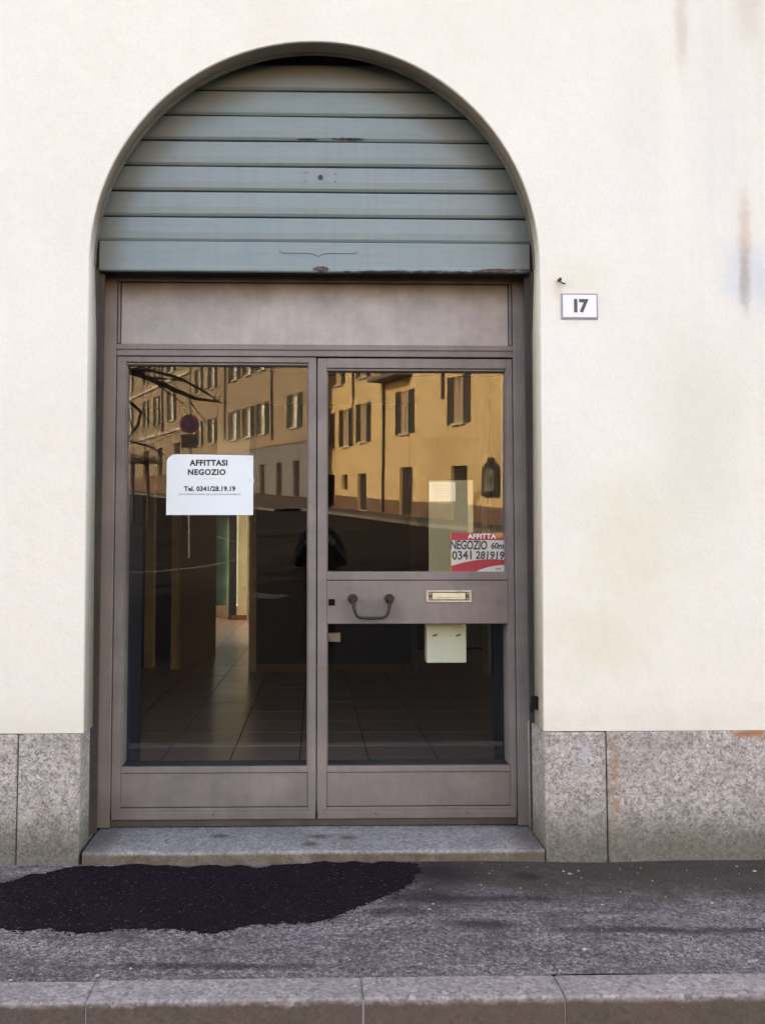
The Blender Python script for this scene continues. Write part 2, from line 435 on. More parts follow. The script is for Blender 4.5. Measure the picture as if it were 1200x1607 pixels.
def text_mesh(name, body, size, mat, parent, bold=0.0, depth=.0006, loc=(0,0,0), align='CENTER', sx=1.0, shear=0.0, rot=None, spacing=1.0):
    cu = bpy.data.curves.new(name, 'FONT'); cu.body = body; cu.size = size; cu.extrude = depth; cu.offset = bold
    cu.align_x = align; cu.align_y = 'CENTER'; cu.shear = shear; cu.space_character = spacing; cu.resolution_u = 3
    t = bpy.data.objects.new(name + '_curve', cu); COL.objects.link(t)
    bpy.context.view_layer.update()
    dg = bpy.context.evaluated_depsgraph_get()
    me = bpy.data.meshes.new_from_object(t.evaluated_get(dg)); me.name = name
    bpy.data.objects.remove(t)
    me.transform(Matrix.Diagonal((sx, 1, 1, 1)))
    me.transform(Matrix.Rotation(radians(90), 4, 'X'))
    me.materials.clear(); me.materials.append(mat)
    o = bpy.data.objects.new(name, me); COL.objects.link(o); o.location = loc
    if rot: o.rotation_euler = rot
    if parent: o.parent = parent
    return o

# ------------------------------------------------------------------ ground
def gz(y): return -.12 if y > -6 else -.12 + (-6 - y) * .042
mb = MB()
ys = [-1.228, -2, -4, -6] + [-6 - 4*i for i in range(1, 45)]
xs = [-160, -80, -40, -20, -10, 0, 10, 20, 40, 80, 160]
for y in ys:
    for x in xs: mb.v.append((x, y, gz(y)))
for i in range(len(ys)-1):
    for j in range(len(xs)-1):
        a = i*len(xs)+j; mb.f.append((a, a+1, a+len(xs)+1, a+len(xs)))
tag(mb.build('road', ROAD), 'dark asphalt road sloping gently up beyond the kerb', kind='structure')
tag(MB().add([(-160,-1.3,-.14),(160,-1.3,-.14),(160,90,-.14),(-160,90,-.14)], [(0,1,2,3)]).build('ground', simple('soil', (.12,.10,.08))), 'bare ground under and behind the buildings', kind='structure')

# pavement: a gently uneven asphalt sheet
rn = random.Random(4)
def wob(x, y):
    return (.0035*sin(2.1*x+.5) + .003*sin(3.7*x+2.2*y) + .0022*sin(7.9*x-5*y+1) + .0016*sin(13*y+4*x)) - .003
def sheet(name, mat, x0, x1, y0, y1, nx, ny, lift=0.0, mask=None):
    mb = MB()
    for j in range(ny+1):
        for i in range(nx+1):
            x = x0+(x1-x0)*i/nx; y = y0+(y1-y0)*j/ny
            mb.v.append((x, y, wob(x, y)+lift))
    for j in range(ny):
        for i in range(nx):
            a = j*(nx+1)+i; mb.f.append((a, a+1, a+nx+2, a+nx+1))
    return mb.build(name, mat, smooth=True)
tag(sheet('pavement', ASPHALT, -9, 10, -1.079, .06, 300, 24), 'worn asphalt pavement in front of the shop', kind='structure')
# fresh asphalt patch: irregular outline, a low slab with soft edge
pt = [(-2.6,-.34),(-2.1,-.30),(-1.6,-.235),(-1.42,-.20),(-1.36,-.216),(-1.30,-.20),(-1.26,-.12),(-1.12,-.045),(-.9,-.03),(-.70,-.025),(-.5,-.012),(-.33,-.010),(0,-.010),(.19,-.012),
      (.34,-.02),(.47,-.045),(.46,-.14),(.42,-.25),(.33,-.36),(.27,-.41),(.2,-.47),(.14,-.53),(.08,-.585),(0,-.63),(-.08,-.647),(-.18,-.642),(-.25,-.666),(-.31,-.70),(-.37,-.735),
      (-.43,-.72),(-.50,-.705),(-.63,-.68),(-.76,-.695),(-.88,-.712),(-.95,-.695),(-1.0,-.666),(-1.18,-.662),(-1.5,-.69),(-1.9,-.66),(-2.6,-.72)]
def refine(pts, amp, it=3, seed=1):
    r = random.Random(seed)
    for _ in range(it):
        q = []
        for i, p in enumerate(pts):
            n = pts[(i+1) % len(pts)]; L = hypot(n[0]-p[0], n[1]-p[1])
            q += [p, ((p[0]+n[0])/2 + r.uniform(-amp, amp)*L, (p[1]+n[1])/2 + r.uniform(-amp, amp)*L)]
        pts = q
    return pts
def patch_mesh(pts, lift):
    cx = -.7; cyy = -.36
    bm = bmesh.new()
    outer = [bm.verts.new((x, min(y, -.007), wob(x, y)-.004)) for x, y in pts]
    inner = [bm.verts.new((x+(cx-x)*.008, y+(cyy-y)*.02, wob(x, y)+lift)) for x, y in pts]
    n = len(pts)
    for i in range(n): bm.faces.new((outer[i], outer[(i+1) % n], inner[(i+1) % n], inner[i]))
    edges = [bm.edges.get((inner[i], inner[(i+1) % n])) for i in range(n)]
    bmesh.ops.triangle_fill(bm, edges=edges, use_beauty=True)
    bmesh.ops.recalc_face_normals(bm, faces=bm.faces)
    me = bpy.data.meshes.new('asphalt_patch'); bm.to_mesh(me); bm.free()
    me.materials.append(PATCH)
    o = bpy.data.objects.new('asphalt_patch', me); COL.objects.link(o); return o
tag(patch_mesh(refine(pt, .17, 4), .007), 'fresh black asphalt patch in front of the doorstep', kind='structure')

# crumbs of fresh asphalt scattered round the ragged edge of the patch
cr_ = random.Random(77); mb = MB(); P2 = refine(pt, .17, 4)
for i in range(1500):
    x, y = cr_.choice(P2); d = abs(cr_.gauss(0, .016)); a_ = cr_.uniform(0, 2*pi)
    x += cos(a_)*d; y += sin(a_)*d
    if y > -.02 or x < -2.4: continue
    rr_ = .0015 + .0045*cr_.random()**2; zz = wob(x, y)
    v = [(x+rr_*1.3*cos(t*pi/2.5+cr_.uniform(-.3,.3)), y+rr_*sin(t*pi/2.5), zz) for t in range(5)] + [(x, y, zz+rr_*.7)]
    mb.add(v, [(t, (t+1) % 5, 5) for t in range(5)])
tag(mb.build('asphalt_crumbs', PATCH), 'black crumbs scattered along the edge of the asphalt patch', kind='stuff')

# kerb stones
kr = random.Random(9)
joints = [-8.2, -7.0, -5.6, -4.3, -3.0, -1.95, -.712, .152, .788, 2.1, 3.4, 4.7, 6.1, 7.4, 9.0]
kerb = empty('kerb', (0, 0, 0)); tag(kerb, 'row of worn granite kerbstones along the pavement edge', kind='structure')
for a, b in zip(joints, joints[1:]):
    sk = 0
    f = MB().floorp([(a+.0012, -1.222+kr.uniform(-.002,.002)), (b-.0012, -1.222+kr.uniform(-.002,.002)), (b-.0012-sk, -1.082), (a+.0012-sk, -1.082)], -.3, .004+kr.uniform(-.003,.003))
    o = f.build('kerbstone', KERB, kerb, bevel=.008, seg=3)
tag(MB().box(-8.2, 9, -1.2175, -1.079, -.3, -.003).build('joint_mortar', simple('joint_mortar', (.36,.32,.32),(.24,.21,.20), 20, .9, .4), kerb), kind='structure')

# loose grit, pebbles and crumbs on the pavement
gr = random.Random(31); mb = MB()
def pebble(mb, x, y, z, r):
    v = []
    for k in range(6):
        t = k*pi/3 + gr.uniform(-.3,.3); v.append((x+r*cos(t)*gr.uniform(.7,1.2), y+r*sin(t)*gr.uniform(.6,1.1), z+r*.1))
    v.append((x+gr.uniform(-.2,.2)*r, y, z+r*gr.uniform(.5,.9))); v.append((x, y, z-.002))
    mb.add(v, [(i, (i+1) % 6, 6) for i in range(6)] + [((i+1) % 6, i, 7) for i in range(6)])
for i in range(300):
    x = gr.uniform(-1.7, 2.4); y = -1.06 + 1.03*gr.random()
    inpatch = x < .45 and -.65 < y < -.02
    if inpatch and gr.random() < .9: continue
    r = .0018 + .0035*gr.random()**2.2
    pebble(mb, x, y, wob(x, y), r)
for x, y, r in ((-.72,-1.05,.010),(-1.0,-1.06,.008),(-.62,-1.0,.006),(.16,-.62,.006),(.45,-.55,.010),(.47,-.50,.006),(.70,-.30,.005),(1.12,-.16,.010),(1.10,-.13,.007),(1.17,-.12,.006),(1.45,-.25,.006),
                (1.95,-.14,.010),(1.9,-.08,.006),(.86,-.33,.006),(1.15,-.50,.009),(1.6,-.48,.009),(1.75,-.75,.010),(1.68,-.72,.006),(.05,-.07,.006),(.24,-.04,.005),(.95,-.9,.010),(.5,-.85,.005),(.12,-.95,.005)):
    pebble(mb, x, y, wob(x, y)+.001, r)
tag(mb.build('pebbles', simple('pale_grit', (.46,.41,.38), (.26,.23,.21), 40, .8, 0)), 'pale grit and small pebbles scattered over the pavement', kind='stuff')

# ------------------------------------------------------------------ shop building
shop = empty('shop_building', (0,0,0), 0, 'cream plastered building with arched shop doorway and granite plinth', 'building')
RX, RZ, SPR, ZB = 1.066, 1.074, 2.790, .585
def arch_pts(rx, rz, n=48, z0=ZB, xl=-1.056, xr=1.054):
    pts = [(xl, z0), (-rx, SPR-.35)]
    pts += [(-rx*cos(pi*i/n), SPR + rz*sin(pi*i/n)) for i in range(n+1)]
    pts += [(rx, SPR-.35), (xr, z0)]
    return pts
X0, X1, ZT = -14.0, 12.0, 15.0
def facade():
    bm = bmesh.new(); e = .004
    A = arch_pts(RX + e*1.0, RZ + e*1.0, xl=-1.056-e, xr=1.054+e)      # outer edge of a softly rounded arris
    B = arch_pts(RX, RZ)
    def ring(P, y): return [bm.verts.new((x, y, z)) for x, z in P]
    a = ring(A, 0.0); m_ = ring([((p[0]*.3+q[0]*.7), (p[1]*.3+q[1]*.7)) for p, q in zip(A, B)], .003)
    b = ring(B, .010); c = [bm.verts.new((x, .110 + .048*min(1, max(0, (SPR-z)/.12)), z)) for x, z in B]
    fs = []
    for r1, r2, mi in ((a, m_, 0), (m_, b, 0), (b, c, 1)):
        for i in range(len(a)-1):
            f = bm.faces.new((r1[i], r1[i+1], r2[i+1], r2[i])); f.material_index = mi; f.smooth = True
    # front sheet: fan the arch ring out to the rectangle
    out = []
    for (x, z) in A:
        if z <= SPR: out.append((X0 if x < 0 else X1, z))
        else:
            t = atan2(z-SPR, x)
            if t > pi*.75: out.append((X0, SPR + (ZT-SPR)*(pi-t)/(pi*.25)))
            elif t < pi*.25: out.append((X1, SPR + (ZT-SPR)*t/(pi*.25)))
            else: out.append((X1 + (X0-X1)*(t-pi*.25)/(pi*.5), ZT))
    ov = [bm.verts.new((x, 0, z)) for x, z in out]
    for i in range(len(a)-1):
        bm.faces.new((a[i+1], a[i], ov[i], ov[i+1]))
    # soffit at plinth level and thickness at the back
    bk = [bm.verts.new((x, .110, z)) for x, z in out]
    for i in range(len(a)-1):
        bm.faces.new((c[i], c[i+1], bk[i+1], bk[i]))
    bm.faces.new((a[0], b[0], c[0], bk[0], ov[0])); bm.faces.new((a[-1], b[-1], c[-1], bk[-1], ov[-1]))
    for i in range(len(a)-1):
        bm.faces.new((ov[i], bk[i], bk[i+1], ov[i+1]))
    bmesh.ops.recalc_face_normals(bm, faces=bm.faces)
    me = bpy.data.meshes.new('facade_wall'); bm.to_mesh(me); bm.free()
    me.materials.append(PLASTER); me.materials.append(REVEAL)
    o = bpy.data.objects.new('facade_wall', me); COL.objects.link(o); o.parent = shop; return o
fw = facade()
SIDE = simple('side_wall_plaster', (.66,.60,.50), (.58,.52,.43), 2, .9, .2)
mb = MB(); mb.box(X0, X0+.4, .152, 9.2, -.1, ZT-.01); mb.box(X1-.4, X1, .152, 9.2, -.1, ZT-.01)
mb.box(X0+.4, -2.90, 8.9, 9.2, -.1, ZT-.01); mb.box(-.50, -.35, 8.9, 9.2, -.1, ZT-.01); mb.box(1.30, X1-.4, 8.9, 9.2, -.1, ZT-.01); mb.box(-.35, 1.30, 8.9, 9.2, -.1, .9); mb.box(-.35, 1.30, 8.9, 9.2, 2.8, ZT-.01); mb.box(-2.90, -.50, 8.9, 9.2, 3.42, ZT-.01)
mb.box(-2.95, -2.76, 9.201, 15.6, -.1, 3.6)
mb.box(-2.76, -2.30, 15.2, 15.6, -.1, 3.4); mb.box(-.80, -.50, 15.2, 15.6, -.1, 3.4); mb.box(-2.30, -.80, 15.2, 15.6, 2.45, 2.52); mb.box(-2.30, -.80, 15.2, 15.6, 3.12, 3.4); mb.box(-2.30, -.80, 15.2, 15.6, -.1, .34)
mb.box(-2.76, -.45, 9.201, 15.6, 3.42, 3.6)
mb.build('side_wall', SIDE, shop)
mb = MB(); mb.box(-2.9, -1.09, .1105, .451, ZB-.002, 4.4); mb.box(1.09, 2.9, .1105, .451, ZB-.002, 4.4); mb.box(-1.09, 1.09, .1105, .451, 4.12, 4.4)
mb.build('inner_masonry', SIDE, shop)
rf = MB().add([(X0-.5,-.7,ZT),(X1+.5,-.7,ZT),(X1+.5,9.9,ZT),(X0-.5,9.9,ZT),(X0-.5,4.6,ZT+1.6),(X1+.5,4.6,ZT+1.6)],
   [(0,1,5,4),(2,3,4,5),(1,2,5),(3,0,4),(3,2,1,0)]).build('roof', simple('roof_tiles', (.36,.17,.10),(.25,.12,.08),3,.9,.3), shop)
# granite plinth, one stone each
def block(x0, x1, z1, skew=0):
    y0 = random.uniform(-.004, .001)
    o = MB().box(x0+.0025, x1-.0025, y0, .44, -.15, z1).build('granite_block', GRANITE, shop, bevel=.007, seg=2); return o
for a, b, z in ((-1.352,-1.066,.583),(-2.75,-1.352,.581),(-4.2,-2.75,.583),(-5.7,-4.2,.582),(-7.2,-5.7,.583),(-9.0,-7.2,.583),(-14,-9,.583),
             (1.054,1.344,.580),(1.344,2.86,.583),(2.86,4.3,.582),(4.3,5.9,.583),(5.9,7.5,.582),(7.5,9.5,.583),(9.5,12,.583)):
    block(a, b, z)
MB().box(-13.9, -1.09, .01, .4, -.1, .57).build('plinth_mortar', simple('plinth_mortar', (.12,.105,.09),(.07,.06,.05),25,.9,.3), shop)
MB().box(1.075, 11.9, .01, .4, -.1, .57).build('plinth_mortar', bpy.data.materials['plinth_mortar'], shop)

# doorstep: one slab, slightly sloping tread
step = MB(); SP = [(-.006,-.10),(-.009,.040),(-.004,.049),(.006,.052),(.10,.055),(.50,.064),(.50,-.10)]
nx = 60; n = len(SP); srn = random.Random(3)
for i in range(nx+1):
    x = -1.052 + 2.102*i/nx
    for (y, z) in SP: step.v.append((x, y + (srn.uniform(-.0022,.0022) if y < .02 else 0), z + (.0012*sin(5*x+1)+srn.uniform(-.0006,.0006) if z > .03 else 0)))
for i in range(nx):
    for j in range(n): step.f.append((i*n+j, (i+1)*n+j, (i+1)*n+(j+1) % n, i*n+(j+1) % n))
step.f.append(tuple(range(n))[::-1]); step.f.append(tuple(nx*n+j for j in range(n)))
so = step.build('doorstep', STEPSTONE, None)
tag(so, 'low worn granite doorstep slab under the shop door', 'doorstep')

# house number, nail, jamb latch
num = empty('house_number_plate', (1.2515, 0, 2.579), 0, 'small white enamel house number plate reading 17', 'number plate')
MB().box(-.088,.088,-.006,0,-.062,.062).build('plate', simple('blue_grey_enamel', (.26,.25,.33),(.30,.29,.36),9,.3,0), num, bevel=.002)
MB().box(-.080,.080,-.0085,-.0062,-.054,.054).build('plate_face', simple('white_enamel', (.80,.79,.80),(.76,.76,.78),6,.25,0), num, bevel=.001)
text_mesh('number', '17', .082, simple('dark_enamel', (.05,.04,.035),(.07,.05,.045),9,.4,0), num, bold=.0040, loc=(-.001,-.0092,-.002), sx=.98, spacing=.92)
nail = empty('wall_nail', (1.157, 0, 2.700), 0, 'bent rusty nail stub in the plaster above the number plate', 'nail')
RUST = simple('rusty_iron', (.06,.045,.035),(.03,.025,.022),40,.8,.2)
MB().tube([(0,.02,.004),(0,-.022,.004)], .0075, 8).build('nail_head', RUST, nail)
MB().tube([(0,-.008,.0),(.012,-.016,-.014),(.026,-.018,-.018)], [.003,.004,.0035], 6).build('wire_end', RUST, nail)
jl = MB(); jl.box(1.030,1.0565,.085,.125,.668,.728); jl.box(1.022,1.034,.09,.12,.655,.70)
tag(jl.build('shutter_latch', simple('black_iron',(.008,.007,.007),(.014,.012,.012),20,.7,.1,spec=.15), None, bevel=.003), 'small black iron latch on the right jamb', 'latch')

# ------------------------------------------------------------------ roller shutter
sh = empty('roller_shutter', (0,.19,2.79), 0, 'half raised pale blue grey roller shutter filling the arch', 'shutter')
def put(o):                                   # parts are modelled in scene coordinates, parent at a base point
    o.matrix_parent_inverse = o.parent.matrix_basis.inverted(); return o
bpy.context.view_layer.update()
edges = [2.959, 3.087, 3.217, 3.346, 3.476, 3.605, 3.735, 3.874, 3.99]
def halfw(z):
    return 1.068 if z < SPR else min(1.085, RX*sqrt(max(0, 1-((z-SPR)/RZ)**2)) + .10)
for i, (a, b) in enumerate(zip(edges[:-1], edges[1:-1])):
    h = b-a
    prof = [(.212,a-.005),(.198,a-.003),(.190,a+.008),(.186,a+h*.3),(.1865,a+h*.55),(.187,a+h*.82),(.190,b-.016),(.199,b-.012),(.212,b-.010),(.212,b-.006)]
    w = max(halfw(a), .35); nxs = 14; m = MB(); n = len(prof)
    tl = random.uniform(-.0012,.0012)
    for q in range(nxs+1):
        x = -w + 2*w*q/nxs
        for (y, z) in prof: m.v.append((x, y + .0012*sin(3*x+i*1.7), z + tl*x + .0007*sin(4.3*x+i*2.1)))
    for q in range(nxs):
        for j in range(n): m.f.append((q*n+j, (q+1)*n+j, (q+1)*n+(j+1) % n, q*n+(j+1) % n))
    m.f.append(tuple(range(n))[::-1]); m.f.append(tuple(nxs*n+j for j in range(n)))
    put(m.build('slat', SLAT, sh, smooth=False))
m = MB(); m.extrude_x([(.204,2.800),(.187,2.800),(.1835,2.806),(.1835,2.82),(.187,2.828),(.1865,2.90),(.187,2.945),(.193,2.952),(.204,2.956)], -1.066, 1.066)
put(m.build('bottom_rail', SLAT, sh, bevel=.001))
put(MB().box(-1.2, 1.2, .214, .222, 2.80, 4.1).build('backing', simple('brown_black_recess',(.060,.040,.034),(.035,.025,.02),9,.8,.1), sh))
hp = [(-.178,2.902),(-.163,2.893),(-.025,2.893),(-.008,2.887),(.012,2.876),(.032,2.887),(.048,2.893),(.193,2.893),(.208,2.902),(.208,2.914),(.193,2.924),(-.163,2.924),(-.178,2.914)]
put(MB().prism(hp, .1825, .1880).build('pressed_handle', SLAT, sh, bevel=.0025))
LK = simple('dark_lock_metal', (.05,.055,.065),(.03,.032,.04),20,.5,.1, metal=.5)
put(MB().disc_y(.024, 3.280, .182, .190, .013, 12).build('lock', LK, sh, bevel=.002))
for x, z in ((-.048,3.302),(-.048,3.262),(.098,3.299),(.098,3.259)):
    put(MB().disc_y(x, z, .184, .190, .0055, 8).build('rivet', simple('dull_rivet',(.16,.18,.20),(.12,.13,.15),20,.5,0) if 'dull_rivet' not in bpy.data.materials else bpy.data.materials['dull_rivet'], sh))
for s in (-1, 1):
    g = MB(); xo = 1.070
    for (y0, y1, d) in ((.1595,.172,.004),(.225,.240,.022),(.172,.225,.002)):
        if s < 0: g.box(-xo-.019, -xo+d, y0, y1, .066, 2.80)
        else: g.box(xo-d, xo+.019, y0, y1, .066, 2.80)
    put(g.build('guide_channel', GUIDE, sh))
# steel angle that follows the arch
g = MB(); N_ = 48; ro, ri = -.003, .0045
P_ = []
for i in range(N_+1):
    t = pi*i/N_
    P_.append(((-(RX-ro)*cos(t), SPR+(RZ-ro)*sin(t)), (-(RX-ri)*cos(t), SPR+(RZ-ri)*sin(t))))
for i in range(N_+1):
    (ox, oz), (ix, iz) = P_[i]
    g.v += [(ox,.088,oz),(ix,.088,iz),(ix,.1095,iz),(ox,.1095,oz)]
for i in range(N_):
    for j in range(4): g.f.append((i*4+j, i*4+(j+1) % 4, (i+1)*4+(j+1) % 4, (i+1)*4+j))
put(g.build('arch_guide', simple('dusty_arch_steel',(.20,.165,.13),(.13,.105,.085),9,.8,.2), sh))

# ------------------------------------------------------------------ shopfront (frame, fixed sash, door leaf)
front = empty('shopfront', (0,.31,.065), 0, 'grey mauve metal shopfront with fixed glazing and a glazed door leaf', 'shopfront')
TILT = radians(1.86)
def gy(z): return .370 - (z-1.3)*tan(TILT)        # glazing leans very slightly to the street
def fbox(name, x0, x1, z0, z1, y0=.31, y1=.42, mat=None, parent=None, bevel=.003, w=False):
    o = MB().box(x0, x1, y0, y1, z0, z1).build(name, mat or FRAME, parent or front, bevel=bevel)
    return o
def putf(o, e=None):
    bpy.context.view_layer.update()
    o.matrix_parent_inverse = o.parent.matrix_world.inverted(); return o
# fixed frame: jambs, head, transom, sill
for a, b in ((-1.074,-1.003),(1.003,1.074)): putf(fbox('frame_jamb', a, b, .066, 2.93, .300, .44))
putf(fbox('transom_bar', -1.003, 1.003, 2.405, 2.465, .303, .44))
putf(fbox('transom_lip', -1.003, 1.003, 2.437, 2.447, .296, .303, bevel=.001))
putf(fbox('frame_sill', -1.003, 1.003, .066, .098, .318, .44, GUIDE))
putf(fbox('transom_panel', -.985, 1.003-.018, 2.468, 2.785, .322, .44, PANEL))
putf(fbox('panel_bead', -.999, -.988, 2.468, 2.785, .306, .44, bevel=.002)); putf(fbox('panel_bead', .988, .999, 2.468, 2.785, .306, .44, bevel=.002))
putf(fbox('frame_head', -1.003, 1.003, 2.788, 2.93, .306, .44, PANEL))
putf(fbox('header_board', -1.2, 1.2, 2.93, 4.05, .41, .44, BLACK, bevel=0))
# sashes
def sash(name, label, x0, x1, st0, st1, ztop, gz0, gz1, mid=None):
    s_ = bpy.data.objects.new(name, None); COL.objects.link(s_); s_.parent = front
    if label: s_['label'] = label
    bpy.context.view_layer.update(); s_.matrix_parent_inverse = front.matrix_world.inverted()
    bpy.context.view_layer.update()
    def A(nm, *a, **k):
        k['parent'] = s_; o = fbox(nm, *a, **k); return putf(o)
    zb = .100
    A('stile', x0, st0, zb, ztop); A('stile', st1, x1, zb, ztop)
    A('top_rail', st0, st1, gz1+.012, ztop)
    A('glazing_bead', st0, st1, gz1, gz1+.010, .318, .42, bevel=.002)
    A('bottom_rail', st0, st1, gz0-.030, gz0)
    A('kick_panel', st0, st1, .160, gz0-.033, .317, .42)
    A('rail_foot', st0, st1, zb, .157, .310, .42)
    A('weather_strip', x0+.004, x1-.004, zb+.004, .142, .2985, .3098, bevel=.004)
    for q in ((st0+.006, st1-.006, gz1-.006, gz1), (st0+.006, st1-.006, gz0, gz0+.005)): A('gasket', *q, .326, .42, BLACK, bevel=0)
    # narrow beads round the glass
    A('glazing_bead', st0, st0+.006, gz0, gz1, .322, .42, bevel=.001)
    A('glazing_bead', st1-.006, st1, gz0, gz1, .322, .42, bevel=.001)
    return s_
def pane(parent, x0, x1, z0, z1):
    m = MB(); t = .005
    v = [(x0, gy(z0), z0), (x1, gy(z0), z0), (x1, gy(z1), z1), (x0, gy(z1), z1)]
    v += [(x, y+t, z) for x, y, z in v]
    m.add(v, [(0,1,2,3),(7,6,5,4),(0,4,5,1),(1,5,6,2),(2,6,7,3),(3,7,4,0)])
    return putf(m.build('glass_pane', GLASS, parent))
fix = sash('fixed_sash', 'fixed glazed sash on the left', -1.000, .004, -.956, -.036, 2.402, .357, 2.362)
pane(fix, -.962, -.030, .350, 2.369)
leaf = sash('door_leaf', 'glazed door leaf on the right', .010, 1.000, .057, .969, 2.398, .357, 2.336)
pane(leaf, .051, .975, 1.300, 2.343); pane(leaf, .051, .975, .350, 1.070)
putf(fbox('middle_rail', .057, .969, 1.056, 1.272, .313, .42, parent=leaf)); putf(fbox('middle_rail_bead', .057, .969, 1.275, 1.316, .310, .42, parent=leaf))
# handle
IRON = simple('brown_black_iron', (.018,.012,.010),(.010,.008,.007),15,.45,.08, metal=.1)
hx0, hx1, hz = .187, .370, 1.178
h = MB(); arc = []
pts = [(hx0,.310,hz),(hx0,.275,hz-.004),(hx0+.002,.262,hz-.02),(hx0+.008,.258,hz-.055),(hx0+.018,.257,hz-.078),(hx0+.036,.256,hz-.088),((hx0+hx1)/2,.255,hz-.090),
       (hx1-.036,.256,hz-.088),(hx1-.018,.257,hz-.078),(hx1-.008,.258,hz-.055),(hx1-.002,.262,hz-.02),(hx1,.275,hz-.004),(hx1,.310,hz)]
h.tube(pts, [.011,.0105,.010,.0085,.008,.0075,.008,.0075,.008,.0085,.010,.0105,.011], 10)
for x in (hx0, hx1): h.disc_y(x, hz+.004, .300, .3128, .024, 16); h.disc_y(x, hz+.002, .262, .300, .013, 12)
putf(h.build('handle', IRON, leaf, smooth=False, bevel=.001))
k_ = MB(); k_.box(.066, .098, .3085, .3128, 1.148, 1.180)
putf(k_.build('keyhole_plate', simple('black_lock_plate', (.004,.004,.004),(.007,.006,.006),20,.8,.05,spec=.1), leaf, bevel=.002))
lk = MB(); lk.box(.066, .128, .405, .440, .958, 1.003); putf(lk.build('lock_case', simple('worn_lock_steel', (.33,.30,.27),(.25,.22,.20),20,.45,.1,metal=.6), leaf, bevel=.003))
# letter slot
BR = simple('aged_brass', (.56,.50,.41),(.44,.38,.30),30,.5,.12, metal=.35)
BR2 = simple('polished_flap_brass', (.74,.66,.52),(.66,.57,.43),30,.45,.08, metal=.35)
lx0, lx1, lz0, lz1 = .554, .784, 1.163, 1.224
b = MB(); b.box(lx0,lx1,.3065,.3128,lz0,lz0+.010); b.box(lx0,lx1,.3065,.3128,lz1-.010,lz1); b.box(lx0,lx0+.014,.3065,.3128,lz0+.010,lz1-.010); b.box(lx1-.014,lx1,.3065,.3128,lz0+.010,lz1-.010)
ls = putf(b.build('letter_slot', BR, leaf, bevel=.0015))
ls2 = MB(); ls2.box(lx0+.032, lx1-.032, .3085, .3128, lz0+.014, lz1-.014); ls2.box(lx0+.055, lx1-.055, .3045, .3086, lz0+.024, lz0+.030)
putf(ls2.build('letter_flap', BR2, leaf, bevel=.002))
ls3 = MB(); ls3.box(lx0+.0145, lx1-.0145, .3112, .3129, lz0+.0105, lz1-.0105); putf(ls3.build('letter_recess', simple('tarnished_brass',(.10,.07,.045),(.16,.12,.07),40,.5,.1,metal=.6), leaf))
for x in (lx0+.022, lx1-.022):
    for z in (lz0+.018, lz1-.018):
        putf(MB().disc_y(x, z, .3085, .3113, .0035, 8).build('letter_screw', BR2, leaf))
# slim slotted screws on the kick rail
for x in (-.5, .3, .75): putf(MB().disc_y(x, .128, .2965, .2986, .004, 8).build('screw', RUST, front))

# ------------------------------------------------------------------ notices on the glass
def tilted(name, x, z, off, label, cat):
    e = empty(name, (x, gy(z)+off, z), 0, label, cat); e.rotation_euler = (TILT, 0, 0); return e
PAPER = simple('white_paper', (.80,.82,.84),(.77,.80,.83),5,.7,.05)
INK = simple('black_ink', (.03,.03,.035),(.05,.05,.055),30,.7,0)
GREYINK = simple('grey_ink', (.33,.34,.36),(.40,.41,.43),30,.7,0)
nt = tilted('rental_notice', -.5345, 1.7565, -.0015, 'white sheet reading AFFITTASI NEGOZIO taped to the left pane', 'notice')
W2, H2 = .2195, .154
pp = [(-W2,-H2),(W2,-H2),(W2,H2-.006),(.02,H2-.002),(-W2+.05,H2),(-W2+.028,H2-.004),(-W2+.010,H2-.018),(-W2+.002,H2-.034)]
MB().prism(pp, -.0012, 0).build('paper_sheet', PAPER, nt)
def T(body, size, x, z, bold=.0008, mat=INK, par=nt, y=-.0016, **k):
    return text_mesh('lettering', body, size, mat, par, bold=bold, loc=(x, y, z), depth=.0002, **k)
T('AFFITTASI', .040, -.005, .109, .0019, spacing=1.08); T('NEGOZIO', .039, -.016, .062, .0018, spacing=1.12)
T('Tel. 0341/28.19.19', .033, .0, -.022, .0014, spacing=1.04)
m = MB(); rr = random.Random(5); x = -.155
while x < .155:
    w = rr.uniform(.004,.010); m.box(x, x+w, -.0018, -.0013, -.0505, -.0455); x += w+rr.uniform(.001,.004)
m.box(-.155, .155, -.0017, -.0013, -.0525, -.0515)
m.build('small_print', GREYINK, nt)
m = MB(); x = -.055
while x < .06:
    w = rr.uniform(.004,.009); m.box(x, x+w, -.0018, -.0013, .028, .033); x += w+rr.uniform(.002,.008)
m.build('small_print', simple('pale_ink', (.55,.60,.60),(.6,.64,.64),30,.7,0), nt)
TAPE = simple('clear_tape', (.74,.77,.80),(.70,.73,.78),30,.35,.1)
for x, z, a in ((W2-.012, .02, 0),(W2-.02, H2-.02, .5)):
    MB().box(x-.018, x+.016, -.0016, -.0012, z-.010, z+.010).build('tape', TAPE, nt)

